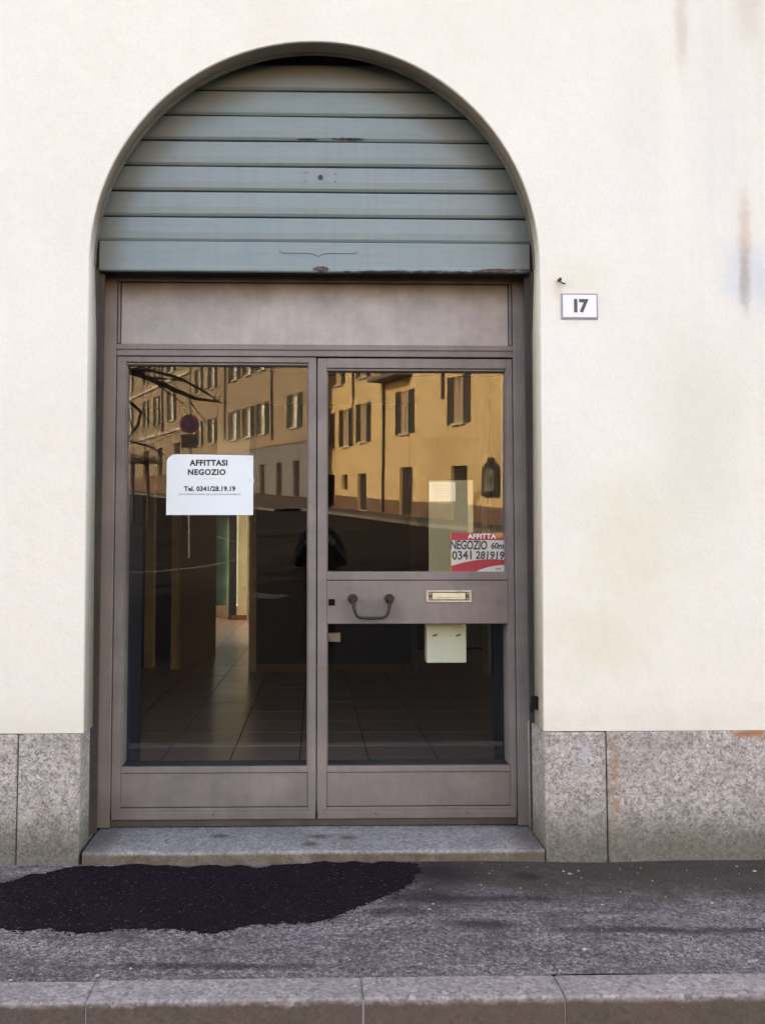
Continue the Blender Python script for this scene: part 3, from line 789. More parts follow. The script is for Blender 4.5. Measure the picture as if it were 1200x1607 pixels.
REDM = simple('red_print', (.62,.045,.085),(.55,.04,.07),9,.45,0)
ORG = simple('orange_print_and_reflection', (.75,.35,.06),(.65,.28,.05),9,.45,0)
MARK = simple('dark_marker', (.045,.06,.065),(.07,.085,.09),30,.6,0)
rs = tilted('rental_sign', .831, 1.415, .0065, 'small red and white AFFITTA NEGOZIO sign at the foot of the right pane', 'sign')
SW, SH_ = .144, .099
MB().box(-SW, SW, 0, .0012, -SH_, SH_).build('sign_board', simple('white_card',(.80,.78,.80),(.76,.75,.77),9,.5,0), rs)
MB().box(-SW, SW, -.0004, -.00005, SH_-.038, SH_).build('red_band', REDM, rs)
MB().box(-SW, -SW+.006, -.0009, -.00045, -SH_, SH_).build('yellow_edge', ORG, rs)
MB().prism([(.09,SH_-.028),(SW,SH_-.024),(SW,SH_-.001),(.085,SH_-.006)], -.0009, -.00045).build('orange_reflection_corner', ORG, rs)  # orange glass reflection over this corner, added as a coloured piece
text_mesh('lettering', 'AFFITTA', .034, PAPER, rs, bold=.0012, loc=(.018,-.0014,SH_-.019), depth=.0002, sx=1.05, spacing=1.08)
text_mesh('lettering', 'NEGOZIO', .062, MARK, rs, bold=.0019, loc=(-.050,-.0014,.034), depth=.0002, sx=.70, shear=.05, rot=(0,radians(.8),0), spacing=.95)
text_mesh('lettering', '60m', .043, MARK, rs, bold=.0014, loc=(.097,-.0014,.031), depth=.0002, sx=.9, shear=.1, spacing=.95)
text_mesh('lettering', '0341', .060, MARK, rs, bold=.0018, loc=(-.080,-.0014,-.018), depth=.0002, sx=.92, rot=(0,radians(-1),0))
text_mesh('lettering', '281919', .054, MARK, rs, bold=.0016, loc=(.058,-.0014,-.018), depth=.0002, sx=.90, shear=.08, rot=(0,radians(1),0))
sw = [(-SW+.006,-SH_),(-.012,-SH_)] + [(-.012+.156*t, -SH_+.046*sin(t*pi*.5)**.8*.75) for t in (.2,.4,.6,.8,1.0)] + [(SW, -.040)] + [(SW-(2*SW-.006)*t, -.040-.030*t*t+.009*sin(pi*t)) for t in (.2,.4,.6,.8,1.0)]
MB().prism(sw, -.0005, -.00005).build('red_swoosh', REDM, rs)
text_mesh('lettering', 'casa', .018, REDM, rs, bold=.0003, loc=(.10,-.0014,-.083), depth=.0002)

# tan board and letter box inside the door
TAN = simple('tan_hardboard', (.30,.26,.15),(.24,.205,.115),5,.7,.1)
bd = tilted('hardboard_panel', .692, 1.548, .012, 'tan board fixed inside the right pane above the door rail', 'board')
MB().box(-.113, .113, 0, .010, -.235, .235).build('board_sheet', TAN, bd)
MB().box(.088, .1135, -.0022, -.0002, -.09, .2345).build('board_strip', simple('pale_wood_strip',(.62,.50,.28),(.55,.44,.24),12,.6,.1), bd)
pn = tilted('pinned_note', .648, 1.724, .0085, 'small cream note pinned at the top of the tan board', 'note')
MB().box(-.068, .068, 0, .001, -.050, .050).build('note_sheet', simple('cream_paper',(.80,.77,.62),(.76,.73,.58),30,.7,0), pn)
m = MB()
for z in (.030, .016, .004, -.010, -.024): m.box(-.045, .045, -.0005, -.0001, z, z+.002)
m.build('note_lines', simple('faint_ink',(.60,.58,.46),(.62,.60,.5),30,.7,0), pn)
lb = empty('letter_box', (.673, .425, .99), 0, 'cream metal letter box hanging inside the door below the slot', 'letter box')
MB().box(-.102,.102,0,.09,-.142,.20).build('box_body', simple('cream_enamel',(.74,.75,.62),(.70,.71,.59),4,.5,.05), lb, bevel=.004)
for x in (-.060, .060):
    MB().tube([(x-.010,-.004,-.004),(x,-.010,0),(x+.011,-.004,.003)], .004, 6).build('hinge_pin', LK, lb)

# ------------------------------------------------------------------ shop interior
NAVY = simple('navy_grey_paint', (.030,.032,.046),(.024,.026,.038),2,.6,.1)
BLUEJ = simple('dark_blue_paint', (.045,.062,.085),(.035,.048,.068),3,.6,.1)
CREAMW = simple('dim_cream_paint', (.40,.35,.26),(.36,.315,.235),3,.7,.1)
TRIM = simple('pale_door_casing', (.50,.44,.31),(.45,.39,.27),6,.5,.1)
BRN = simple('brown_skirting', (.18,.085,.035),(.13,.06,.028),8,.45,.1)
REDB = simple('terracotta_skirting', (.22,.06,.035),(.16,.045,.03),8,.5,.1)
CEIL = simple('interior_ceiling_paint', (.78,.75,.70),(.74,.71,.66),2,.9,.05)
IF = .08
room = empty('shop_interior', (0,1,0), 0); tag(room, 'dark empty shop room behind the glazing', kind='structure')
def rb(name, mat, *a, bevel=0): return putf(MB().box(*a).build(name, mat, room, bevel=bevel))
rb('left_nib_wall', BLUEJ, -2.4,-1.10,.452,1.50,-.05,3.2); rb('right_nib_wall', BLUEJ, 1.13,2.5,.452,1.48,-.05,3.2)
rb('side_partition', CREAMW, -2.75,-2.4,.452,15.2,-.05,3.2); rb('side_partition', CREAMW, 2.5,2.85,.452,8.8,-.05,3.2)
rb('back_wall', NAVY, -.68,1.10,6.0,6.15,IF-.02,3.2)
rb('skirting', BRN, -.68,1.10,5.985,5.999,IF,IF+.085)
rb('door_casing', TRIM, -.765,-.682,5.94,6.16,IF-.02,3.2); rb('door_casing', simple('brown_grey_casing',(.13,.10,.085),(.10,.08,.07),6,.5,.1), 1.102,1.18,5.96,6.16,IF-.02,3.2)
rb('door_casing', TRIM, 1.93,1.965,5.6,5.9,IF-.02,3.2); rb('back_wall', NAVY, 1.967,2.499,5.62,5.85,IF-.02,3.2)
rb('back_wall', CREAMW, -.60,-.35,8.7,8.8,IF-.02,3.2); rb('back_wall', CREAMW, 1.30,2.499,8.7,8.8,IF-.02,3.2); rb('back_wall', CREAMW, -.35,1.30,8.7,8.8,IF-.02,.9); rb('back_wall', CREAMW, -.35,1.30,8.7,8.8,2.8,3.2)
rb('door_casing', TRIM, -1.70,-1.62,6.20,6.36,IF-.02,3.2); rb('door_casing', TRIM, -2.04,-1.94,6.36,6.5,IF-.02,3.2)
rb('back_wall', NAVY, -2.399,-2.042,6.38,6.5,IF-.02,3.2)
rb('closet_back', BLACK, -2.39,-1.70,7.4,7.45,IF-.02,3.2)
rb('corridor_wall', CREAMW, -.682,-.60,6.161,9.3,IF-.02,3.2); rb('corridor_wall', CREAMW, -.682,-.60,14.3,15.2,IF-.02,3.2)
rb('corridor_lintel', CREAMW, -.682,-.60,9.3,14.3,2.95,3.2)
m = MB()
for yy in (9.31, 10.9, 12.55, 14.22): m.box(-.67,-.61,yy,yy+.07,IF,2.95)
putf(m.build('unseen_side_window_frame', TRIM, room)); rb('unseen_side_window_pane', GLASS, -.645,-.639,9.4,14.2,IF,2.95)  # out-of-view side window, put in to light the corridor floor
m = MB(); m.obox((-1.485,6.93,1.64), (.135,.665,0), (.018,-.004,0), (0,0,1.56)); putf(m.build('panel_partition', CREAMW, room))
rb('lobby_casing', simple('sunlit_tone_cream_trim',(.70,.64,.46),(.62,.57,.42),6,.6,.1), -1.66,-1.47,14.45,14.60,IF,3.2)  # brighter cream than the other casings: daylight put into the colour
rb('lobby_wall', CREAMW, -1.468,-1.34,14.5,14.62,IF,3.2)
rb('lobby_skirting', REDB, -1.80,-1.46,14.40,14.448,IF,IF+.10)
rb('lobby_wall', NAVY, -1.86,-1.70,14.5,14.62,IF,3.2)
rb('ceiling_slab', CEIL, -2.75,2.85,.452,8.8,3.2,3.4); rb('ceiling_slab', CEIL, -2.75,-.50,8.801,15.2,3.2,3.4)
rb('screed', simple('dark_grout',(.02,.016,.014),(.015,.012,.011),9,.9,.2), -2.75,2.85,.50,8.8,-.05,IF-.006); rb('screed', bpy.data.materials['dark_grout'], -2.75,-.60,8.801,15.2,-.05,IF-.006)
def m_tile():
    k = NB('brown_floor_tile')
    oi = k.n.new('ShaderNodeObjectInfo')
    ad = k.n.new('ShaderNodeVectorMath'); ad.operation = 'ADD'
    sc = k.n.new('ShaderNodeVectorMath'); sc.operation = 'SCALE'; sc.inputs[0].default_value = (31, 17, 5)
    k.lk(oi.outputs['Random'], sc.inputs['Scale']); k.lk(k.v, ad.inputs[0]); k.lk(sc.outputs[0], ad.inputs[1])
    k.v = ad.outputs[0]
    c = k.mix(k.ramp(k.noise(7, 3, .5), [(.2, 0.0), (.8, 1.0)]), (.54,.37,.295), (.49,.335,.265))
    c = k.mix(k.math('MULTIPLY', oi.outputs['Random'], .6), c, (.46, .32, .25))
    return k.done(c, .27, None, 0, .5)
TILE = m_tile(); tm = None
for i in range(-4, 8):
    for j in range(0, 33):
        x = -1.0+.45*i; y = .72+.45*j
        if x < -2.4 or x > 2.2: continue
        if y > 6.2 and -.9 < x < 1.0: continue
        if y > 8.2 and x > -.9: continue
        if y > 14.8: continue
        if tm is None:
            o = MB().box(.004,.446,.004,.446,-.006,0).build('floor_tile', TILE, room, bevel=.0015); tm = o
        else:
            o = tm.copy(); COL.objects.link(o)
        o.location = (x, y, IF + random.uniform(-.0006,.0006)); o.matrix_parent_inverse = Matrix.Translation((0,-1,0))
def m_frost():
    k = NB('green_frosted_glass')
    n = k.n; t = k.t
    tr = n.new('ShaderNodeBsdfTranslucent'); df = n.new('ShaderNodeBsdfTransparent'); mx = n.new('ShaderNodeMixShader')
    z = k.xyz()[2]
    c = k.ramp(k.noise(1.6, 3), [(.3, (.10,.15,.11)), (.7, (.22,.27,.23))])
    k.lk(c, tr.inputs[0]); df.inputs[0].default_value = (.20,.23,.20,1)
    mx.inputs[0].default_value = .25; t.links.new(tr.outputs[0], mx.inputs[1]); t.links.new(df.outputs[0], mx.inputs[2])
    t.links.new(mx.outputs[0], n['Material Output'].inputs[0]); return k.m
FROST = m_frost()
rb('rear_window', FROST, -2.24,-1.93,15.3,15.31,.34,2.45); rb('rear_window', GLASS, -1.86,-.87,15.3,15.306,.34,2.45)  # clear right pane is unseen, added to let sun into the corridor
def m_curt():
    k = NB('thin_white_fill_curtain'); t = k.t
    tr = k.n.new('ShaderNodeBsdfTranslucent'); df = k.n.new('ShaderNodeBsdfDiffuse'); mx = k.n.new('ShaderNodeMixShader')
    tr.inputs[0].default_value = (.78,.74,.66,1); df.inputs[0].default_value = (.7,.68,.62,1); mx.inputs[0].default_value = .3
    t.links.new(tr.outputs[0], mx.inputs[1]); t.links.new(df.outputs[0], mx.inputs[2]); t.links.new(mx.outputs[0], k.n['Material Output'].inputs[0]); return k.m
rb('fill_light_curtain', m_curt(), -.349,1.299,8.95,8.956,.901,2.799)  # unseen curtained rear window, added to brighten the shop floor
rb('added_fanlight_pane', GLASS, -2.30,-.80,15.3,15.306,2.52,3.12)  # unseen fanlight, added so bright sky streaks the corridor floor
m = MB(); m.box(-2.30,-2.24,15.25,15.32,.34,2.45); m.box(-1.93,-1.86,15.25,15.32,.34,2.45); m.box(-.87,-.80,15.25,15.32,.34,2.45)
putf(m.build('rear_window_frame', NAVY, room))
cw = tag(MB().box(-8,8,24,24.3,-.14,5).build('courtyard_wall', simple('courtyard_plaster',(.45,.50,.38),(.30,.40,.24),1,.9,.2)), 'pale courtyard wall behind the shop', 'wall')

# ------------------------------------------------------------------ buildings across the road (seen in the panes)
def holes_wall(name, mat, parent, x0, x1, z0, z1, holes, y0=0.0, depth=.22, zbase=None):
    m = MB()
    X = sorted({x0, x1, *[h[0] for h in holes], *[h[1] for h in holes]}); Z = sorted({z0, z1, *[h[2] for h in holes], *[h[3] for h in holes]})
    for a, b in zip(X, X[1:]):
        for c, d in zip(Z, Z[1:]):
            cx, cz = (a+b)/2, (c+d)/2
            if any(h[0] < cx < h[1] and h[2] < cz < h[3] for h in holes): continue
            m.add([(a,y0,c),(b,y0,c),(b,y0,d),(a,y0,d)], [(0,1,2,3)])
    for h in holes:
        a, b, c, d = h[:4]; y1 = y0+depth
        m.add([(a,y0,c),(b,y0,c),(b,y0,d),(a,y0,d),(a,y1,c),(b,y1,c),(b,y1,d),(a,y1,d)], [(0,4,5,1),(1,5,6,2),(2,6,7,3),(3,7,4,0)])
    o = m.build(name, mat, parent); bm = bmesh.new(); bm.from_mesh(o.data); bmesh.ops.remove_doubles(bm, verts=bm.verts, dist=.0005)
    bm.to_mesh(o.data); bm.free(); return o
GREENS = simple('dark_green_shutter', (.055,.065,.045),(.04,.05,.035),9,.6,.1)
BROWNS = simple('dark_brown_shutter', (.060,.050,.040),(.045,.038,.03),9,.6,.1)
STONE = simple('pale_stone', (.50,.46,.38),(.42,.38,.31),6,.85,.2)
CURT = simple('white_curtain', (.62,.60,.54),(.52,.50,.45),7,.9,.1)
WOODD = simple('dark_wood_door', (.045,.030,.022),(.03,.02,.016),9,.6,.1)
PANEO = simple('painted_ochre_reflection_pane', (.34,.25,.12),(.28,.20,.10),6,.3,.05)  # ochre mirrored in the glass is put into the pane colour
def window(parent, u0, u1, z0, z1, shut, pane_m, y=0.0, open_=True):
    """u0..u1 spans both open shutters; the opening is the middle half"""
    w = u1-u0; a, b = u0+w*.27, u1-w*.27
    win = MB().box(a, b, y+.14, y+.16, z0, z1).build('window', pane_m, parent)
    f = MB(); t = .06
    f.box(a, a+t, y+.10, y+.139, z0, z1); f.box(b-t, b, y+.10, y+.139, z0, z1); f.box(a+t, b-t, y+.10, y+.139, z0, z0+t); f.box(a+t, b-t, y+.10, y+.139, z1-t, z1); f.box((a+b)/2-.025, (a+b)/2+.025, y+.10, y+.139, z0+t, z1-t)
    f.build('window_frame', STONE, win)
    MB().box(a-.10, b+.10, y-.12, y+.10, z0-.09, z0-.002).build('sill', STONE, win)
    for x0, x1 in ((u0, a-.01), (b+.01, u1)):
        s = MB(); s.box(x0, x0+.05, y-.062, y-.015, z0-.04, z1+.03); s.box(x1-.05, x1, y-.062, y-.015, z0-.04, z1+.03)
        k = 14
        for i in range(k):
            zz = z0-.02+(z1-z0)*i/k; s.add([(x0+.05,y-.055,zz),(x1-.05,y-.055,zz),(x1-.05,y-.02,zz+.10),(x0+.05,y-.02,zz+.10)], [(0,1,2,3)])
        s.box(x0+.05, x1-.05, y-.015, y-.008, z0-.04, z1+.03)
        s.build('window_shutter', shut, win)
    return (a, b, z0, z1)
def span(u0, u1): w = u1-u0; return u0+w*.27, u1-w*.27
def body(parent, mat, foot, z0, z1):
    n = len(foot); m = MB()
    v = [(x, y, z0) for x, y in foot] + [(x, y, z1) for x, y in foot]
    m.add(v, [(i, (i+1) % n, n+(i+1) % n, n+i) for i in range(n-1)])
    return m.build('outer_wall', mat, parent)
def roof(parent, foot, z, mat):
    cx = sum(p[0] for p in foot)/len(foot); cyy = sum(p[1] for p in foot)/len(foot)
    pts = [(cx+(x-cx)*1.03, cyy+(y-cyy)*1.12) for x, y in foot]
    MB().floorp(pts, z, z+.25).build('roof', mat, parent)
ROOFM = bpy.data.materials['roof_tiles']
def m_ochre(name, a, b, dirt):
    k = NB(name)
    c = k.mix(k.ramp(k.noise(.5, 5, .6), [(.35, 0.0), (.65, 1.0)]), a, b)
    st = k.noise(1.0, 5, .65, vec=k.stretch((1.6, 1, .22)))
    c = k.mix(k.ramp(st, [(.48, 0.0), (.72, .6)]), c, dirt)
    return k.done(c, .92, k.bump(k.noise(12, 4), .2, .01), spec=.2)
OCHRE = m_ochre('ochre_plaster', (.62,.46,.225), (.56,.41,.20), (.43,.33,.185))
OCHRE2 = m_ochre('faded_ochre_plaster', (.31,.25,.165), (.27,.21,.135), (.21,.165,.11))
GREYP = simple('grey_cement_render', (.20,.19,.175),(.16,.15,.14),1.5,.9,.2)
PLINR = simple('brown_red_plinth', (.18,.105,.06),(.13,.08,.05),1.5,.9,.2)
PIPE = simple('dark_brown_downpipe', (.05,.035,.028),(.035,.025,.02),8,.5,.1)
def rot_of(d): return atan2(d[1], d[0])

# building on the right of the reflection
R = empty('ochre_house', (5.73,-29.2,0), rot_of((-.383,-.924)), 'bright ochre house with brown shutters and small dark doors across the road', 'house')
RW = [(-.80,.84,4.88,6.74),(3.66,5.36,4.80,6.68),(7.95,9.55,4.72,6.56),(10.0,11.65,4.62,6.48),(12.3,13.7,4.62,6.42),(-4.9,-3.3,4.95,6.8)]
RW2 = [(-.80,.84,8.0,9.7),(4.3,6.0,7.9,9.6),(8.0,9.6,7.9,9.6),(11.0,12.6,7.9,9.5),(-4.9,-3.3,8.0,9.7)]
RD = [(3.84,5.02,1.15,3.28),(8.45,9.46,1.35,3.15),(-.55,.66,.9,3.18),(10.7,11.4,2.38,3.15),(12.35,13.6,1.5,3.2)]
hs = [(*span(a,b),c,d) for a,b,c,d in RW+RW2] + RD
holes_wall('front_wall', OCHRE, R, -9, 14.3, 0, 10.6, hs)
for a,b,c,d in RW+RW2: window(R, a, b, c, d, BROWNS, PANEO)
for i,(a,b,c,d) in enumerate(RD):
    MB().box(a,b,.15,.19,c,d).build('door' if i != 3 else 'small_window', WOODD, R)
# stepped plinth, 3 cm proud, between the doors
xs_ = [-9,-.56,.67,3.83,5.03,8.44,9.47,12.34,13.61,14.3]
for a, b in ((-9,-.56),(.67,3.83),(5.03,8.44),(9.47,12.34),(13.61,14.3)):
    za = 1.62+.040*a; zb_ = 1.62+.040*b
    MB().add([(a,-.03,-.2),(b,-.03,-.2),(b,-.03,zb_),(a,-.03,za),(a,.05,-.2),(b,.05,-.2),(b,.05,zb_),(a,.05,za)], [(0,1,2,3),(3,2,6,7),(1,5,6,2),(0,3,7,4)]).build('plinth', PLINR, R)
for u, z0, z1 in ((6.5,1.3,10.4),(9.86,7.0,10.4),(1.17,5.95,10.4)):
    MB().tube([(u,-.10,z0),(u,-.10,z1)], .055, 8).build('downpipe', PIPE, R)
MB().tube([(9.86,-.10,4.6),(9.86,-.10,7.1)], .03, 6).build('downpipe', PIPE, R)
bl = MB(); bl.box(3.85,6.72,-.85,-.002,7.30,7.45); bl.build('balcony_slab', simple('grey_stone_slab',(.16,.14,.12),(.12,.11,.10),4,.9,.2), R)
m = MB()
for i in range(26): m.tube([(3.9+i*.11,-.80,7.45),(3.9+i*.11,-.80,8.35)], .012, 5)
m.box(3.85,6.72,-.82,-.78,8.35,8.39); m.build('balcony_railing', BLACK, R)
foot = [(14.3,0),(14.3,9),(-9,9),(-9,0)]; body(R, OCHRE, foot, 0, 10.6); roof(R, foot, 10.6, ROOFM)

L = empty('faded_house', (-1.1,-41.4,0), rot_of((-.423,-.906)), 'faded yellow house with grey rendered ground floor and green shutters', 'house')
LW = [(-1.0,.97,5.80,7.55),(3.68,5.80,5.78,7.56),(6.10,8.12,5.76,7.54),(8.55,10.72,5.75,7.56),(13.1,15.0,5.80,7.5),(16.2,18.0,5.8,7.5)]
LW2 = [(a,b,9.55,11.3) for a,b,c,d in LW]
LG = [(-.69,.16,2.07,3.94),(1.75,2.59,2.03,3.92),(4.35,5.17,2.03,3.93),(7.2,8.0,2.1,3.9),(9.6,10.5,2.1,3.95),(13,14,2.2,4),(16,17,2.3,4)]
hs = [(*span(a,b),c,d) for a,b,c,d in LW+LW2]
holes_wall('front_wall', OCHRE2, L, -1.8, 19, 4.96, 12.6, hs)
holes_wall('ground_floor_wall', GREYP, L, -1.8, 19, 0, 4.96, LG, y0=-.03)
MB().box(-1.8,19,-.05,-.001,4.90,4.99).build('string_course', PLINR, L)
for i,(a,b,c,d) in enumerate(LW): window(L, a, b, c, d, GREENS if i not in (2,) else BROWNS, CURT)
for a,b,c,d in LW2: window(L, a, b, c, d, GREENS, CURT)
for a,b,c,d in LG: MB().box(a,b,.12,.16,c,d).build('tall_opening', WOODD, L)
MB().add([(-1.8,-.06,0),(19,-.06,0),(19,-.06,2.75),(-1.8,-.06,1.98),(-1.8,-.031,1.98),(19,-.031,2.75)], [(0,1,2,3),(3,2,5,4)]).build('plinth', simple('dark_house_plinth', (.06,.045,.038),(.045,.035,.03),1.5,.9,.2), L)
for u, z0 in ((3.05,5.3),(11.25,5.85)):
    MB().tube([(u,-.12,z0),(u,-.12,12.4)], .06, 8).build('downpipe', PIPE, L)
foot = [(19,0),(19,6),(11,6),(-1.8,0)]; body(L, OCHRE2, foot, 0, 12.6); roof(L, foot, 12.6, ROOFM)

F = empty('tall_house', (-1.1,-41.4,0), rot_of((-.423,-.906)), 'tall brownish yellow house with pale string course behind the bare branches', 'house')
FW = [(22.5,25.0,8.2,10.5),(27.2,29.2,8.2,10.5),(30.8,32.9,8.2,10.5),(36.6,39.1,8.2,10.6),(41,43.4,8.2,10.6),(46,48.5,8.2,10.6)]
FW2 = [(a,b,12.0,14.1) for a,b,c,d in FW]; FG = [(21.5,23.2,2.6,6.3),(26.5,28,2.6,6.2),(31,33,2.6,6.2),(36,38,2.8,6.2),(42,44,3,6.2)]
holes_wall('front_wall', OCHRE2, F, 19.02, 52, 0, 16, [(*span(a,b),c,d) for a,b,c,d in FW+FW2]+FG, y0=-.15)
for a,b,c,d in FW+FW2: window(F, a, b, c, d, GREENS, CURT, y=-.15)
for a,b,c,d in FG: MB().box(a,b,.0,.04,c,d).build('tall_opening', WOODD, F)
MB().box(19.02,52,-.30,-.152,7.25,7.45).build('string_course', STONE, F)
MB().box(19.02,52,-.30,-.152,11.25,11.45).build('string_course', STONE, F)
MB().box(19.02,52,-.19,-.151,0,4.0).build('plinth', PLINR, F)
MB().tube([(26.2,-.26,7.46),(26.2,-.26,16)], .07, 8).build('downpipe', PIPE, F)
foot = [(52,-.15),(52,9),(19.02,9),(19.02,-.15)]; body(F, OCHRE2, foot, 0, 16); roof(F, foot, 16, ROOFM)

# pavement with pale kerb in front of those houses
def strip(name, mat, base, d, u0, u1, v0, v1, lift, parent=None, n=24, label=None):
    d = Vector(d).normalized(); vv = Vector((-d[1], d[0])); m = MB()
    for i in range(n+1):
        u = u0+(u1-u0)*i/n
        for v in (v0, v1):
            p = Vector(base) + d*u + vv*v; m.v += [(p[0], p[1], gz(p[1])+lift), (p[0], p[1], gz(p[1])-.2)]
    for i in range(n):
        a = i*4; b = a+4; m.f += [(a,b,b+2,a+2),(a+1,a+3,b+3,b+1),(a,a+1,b+1,b),(a+2,b+2,b+3,a+3)]
    return tag(m.build(name, mat), label, kind='structure')
KERBF = simple('dull_kerb_stone', (.17,.155,.11),(.12,.11,.08), 4, .9, .2)
PAVE = simple('far_pavement', (.08,.07,.06),(.06,.055,.05),3,.9,.2)
strip('far_pavement', PAVE, (5.73,-29.2), (-.383,-.924), -9, 14.3, -1.7, .0, .12, label='asphalt pavement along the ochre house')
strip('far_kerb', KERBF, (5.73,-29.2), (-.383,-.924), -9, 14.3, -1.95, -1.705, .13, label='pale kerb of the pavement along the ochre house')
strip('far_pavement', PAVE, (-1.1,-41.4), (-.423,-.906), -1.8, 45, -1.7, .0, .12, label='asphalt pavement along the faded yellow house')
strip('far_kerb', KERBF, (-1.1,-41.4), (-.423,-.906), -1.8, 45, -1.95, -1.705, .13, label='pale kerb of the pavement along the faded house')
# road markings
WHITEP = simple('worn_road_paint', (.17,.16,.15),(.10,.095,.09),3,.8,.2)
def ribbon(name, pts, w, label):
    m = MB()
    for i, p in enumerate(pts):
        a = Vector(pts[max(i-1,0)]); b = Vector(pts[min(i+1,len(pts)-1)]); d = (b-a).normalized(); n = Vector((-d.y, d.x))*w/2
        for s in (-1, 1):
            q = Vector(p)+n*s; m.v.append((q.x, q.y, gz(q.y)+.005))
    for i in range(len(pts)-1): m.f.append((2*i, 2*i+1, 2*i+3, 2*i+2))
    return tag(m.build(name, WHITEP), label, kind='structure')
ribbon('road_marking', [(-4.6,-13.2),(-3.4,-13.6),(-2.4,-14.6),(-1.9,-16),(-1.8,-18),(-2.2,-20.5),(-3.2,-23)], .16, 'curved white line on the road')
ribbon('road_marking', [(-1.35,-10.3),(-.55,-10.0)], .55, 'short worn white bar on the road')
ribbon('road_marking', [(-9,-24.2),(-5,-24.4),(-1,-25.5),(2,-26.6)], .14, 'long white line across the junction')

# ------------------------------------------------------------------ street signs
POLE = simple('grey_pole', (.25,.24,.23),(.2,.19,.18),9,.5,.05, metal=.3)
sg = empty('parking_sign', (-3.11,-16.47,gz(-16.47)), 0, 'round no parking sign with a dark panel beneath it on a pole', 'road sign')
MB().tube([(0,0,0),(0,0,3.75)], .030, 10).build('pole', POLE, sg)
zc = 3.62 - gz(-16.47)
MB().disc_y(0, zc, .034, .040, .235, 32).build('sign_disc', simple('sign_blue',(.018,.020,.075),(.015,.016,.06),9,.5,0), sg)
ring = MB(); kk = 32
for i in range(kk):
    t0 = 2*pi*i/kk
    for r in (.190,.236): ring.v += [(r*cos(t0), .0405, zc+r*sin(t0)), (r*cos(t0), .043, zc+r*sin(t0))]
for i in range(kk):
    a = i*4; b = ((i+1) % kk)*4; ring.f += [(a,b,b+2,a+2),(a+1,a+3,b+3,b+1),(a,a+1,b+1,b),(a+2,b+2,b+3,a+3)]
ring.obox((0,.0418,zc), (.13,0,.13), (0,.0012,0), (-.014,0,.014))
ring.build('red_ring', simple('sign_red',(.16,.018,.025),(.12,.015,.02),9,.5,0), sg)
MB().box(-.20,.20,.034,.040,zc-.60,zc-.26).build('lower_panel', simple('dark_sign_panel',(.025,.022,.025),(.02,.018,.02),9,.5,0), sg)
nb = empty('wall_shrine', (5.73+.383*2.30, -29.2+.924*2.30, 1.95), rot_of((-.383,-.924)), 'dark arched shrine frame hung on the ochre house wall', 'wall shrine')
W_ = .50
fr_ = [(-W_,0),(W_,0),(W_+.03,.10),(W_,1.02),(.36,1.20),(.18,1.28),(.10,1.46),(-.10,1.46),(-.18,1.28),(-.36,1.20),(-W_,1.02),(-W_-.03,.10)]
MB().prism(fr_, -.16, -.002).build('shrine_frame', simple('dark_iron_frame',(.035,.026,.020),(.022,.018,.015),9,.6,0), nb, bevel=.02)
MB().prism([(-.32,.20),(.32,.20),(.32,.92),(0,1.10),(-.32,.92)], -.17, -.161).build('shrine_picture', simple('faded_picture',(.20,.17,.12),(.06,.065,.06),3,.6,0), nb)
MB().box(-.36,.36,-.26,-.161,.10,.16).build('shrine_shelf', bpy.data.materials['dark_iron_frame'], nb)

# ------------------------------------------------------------------ bare trees
BARK = simple('dark_bark', (.050,.040,.032),(.032,.026,.022),14,.9,.4)
def grow(m, rnd, p, d, r, length, depth, maxd, droop=-.05, kids=(2,4), spread=.7):
    pts = [p.copy()]; rad = [r]; n = 5
    for i in range(n):
        d = (d + Vector((rnd.gauss(0,.13), rnd.gauss(0,.13), rnd.gauss(0,.10)+droop))).normalized()
        p = p + d*length/n; pts.append(p.copy()); rad.append(r*(1-.13*(i+1)))
    m.tube(pts, rad, 6 if depth < 2 else 4, cap=False)
    if depth >= maxd: return
    for _ in range(rnd.randint(*kids)):
        i = rnd.randint(2, n); ax = Vector((rnd.gauss(0,1), rnd.gauss(0,1), rnd.gauss(.2,.7))).normalized()
        nd = (d + ax*spread).normalized()
        grow(m, rnd, pts[i], nd, rad[i]*.62, length*rnd.uniform(.55,.8), depth+1, maxd, droop, kids, spread)
def bare_tree(name, loc, height, r, label, seed, guided=(), lean=(0,0), maxd=4, group=None):
    rnd = random.Random(seed)
    t = empty(name, loc, 0, label, 'tree', group)
    tr = MB(); pts = [Vector((0,0,-.1))]; rad = [r*1.25]
    for i in range(1, 7):
        pts.append(Vector((lean[0]*i/6+rnd.gauss(0,.04), lean[1]*i/6+rnd.gauss(0,.04), height*.42*i/6))); rad.append(r*(1-.07*i))
    tr.tube(pts, rad, 10, cap=False); tr.build('trunk', BARK, t, smooth=True)
    top = pts[-1]
    cr = MB()
    for i in range(6):
        a = i*pi/3+rnd.uniform(-.4,.4); grow(cr, rnd, top if i < 3 else pts[4+i % 2], Vector((cos(a)*.75, sin(a)*.75, rnd.uniform(.5,1.1))).normalized(), rad[-1]*.62, height*.26, 0, maxd, .01)
    c = cr.build('crown_branches', BARK, t); c['kind'] = 'stuff'
    for g in guided:
        gm = MB(); P = [Vector(q)-Vector(loc) for q in g[0]]; gm.tube(P, g[1], 7, cap=False)
        for i in range(1, len(P)):
            for _ in range(g[2]):
                s = rnd.random(); q = P[i-1].lerp(P[i], s); dd = (P[i]-P[i-1]).normalized()
                nd = (dd*.8 + Vector((rnd.gauss(0,.45), rnd.gauss(0,.35), rnd.gauss(.0,.55)))).normalized()
                grow(gm, rnd, q, nd, g[1][i]*.42, rnd.uniform(.35,.85), 1, 3, -.03, (1,3), .6)
        gm.build('branch', BARK, t)
    return t
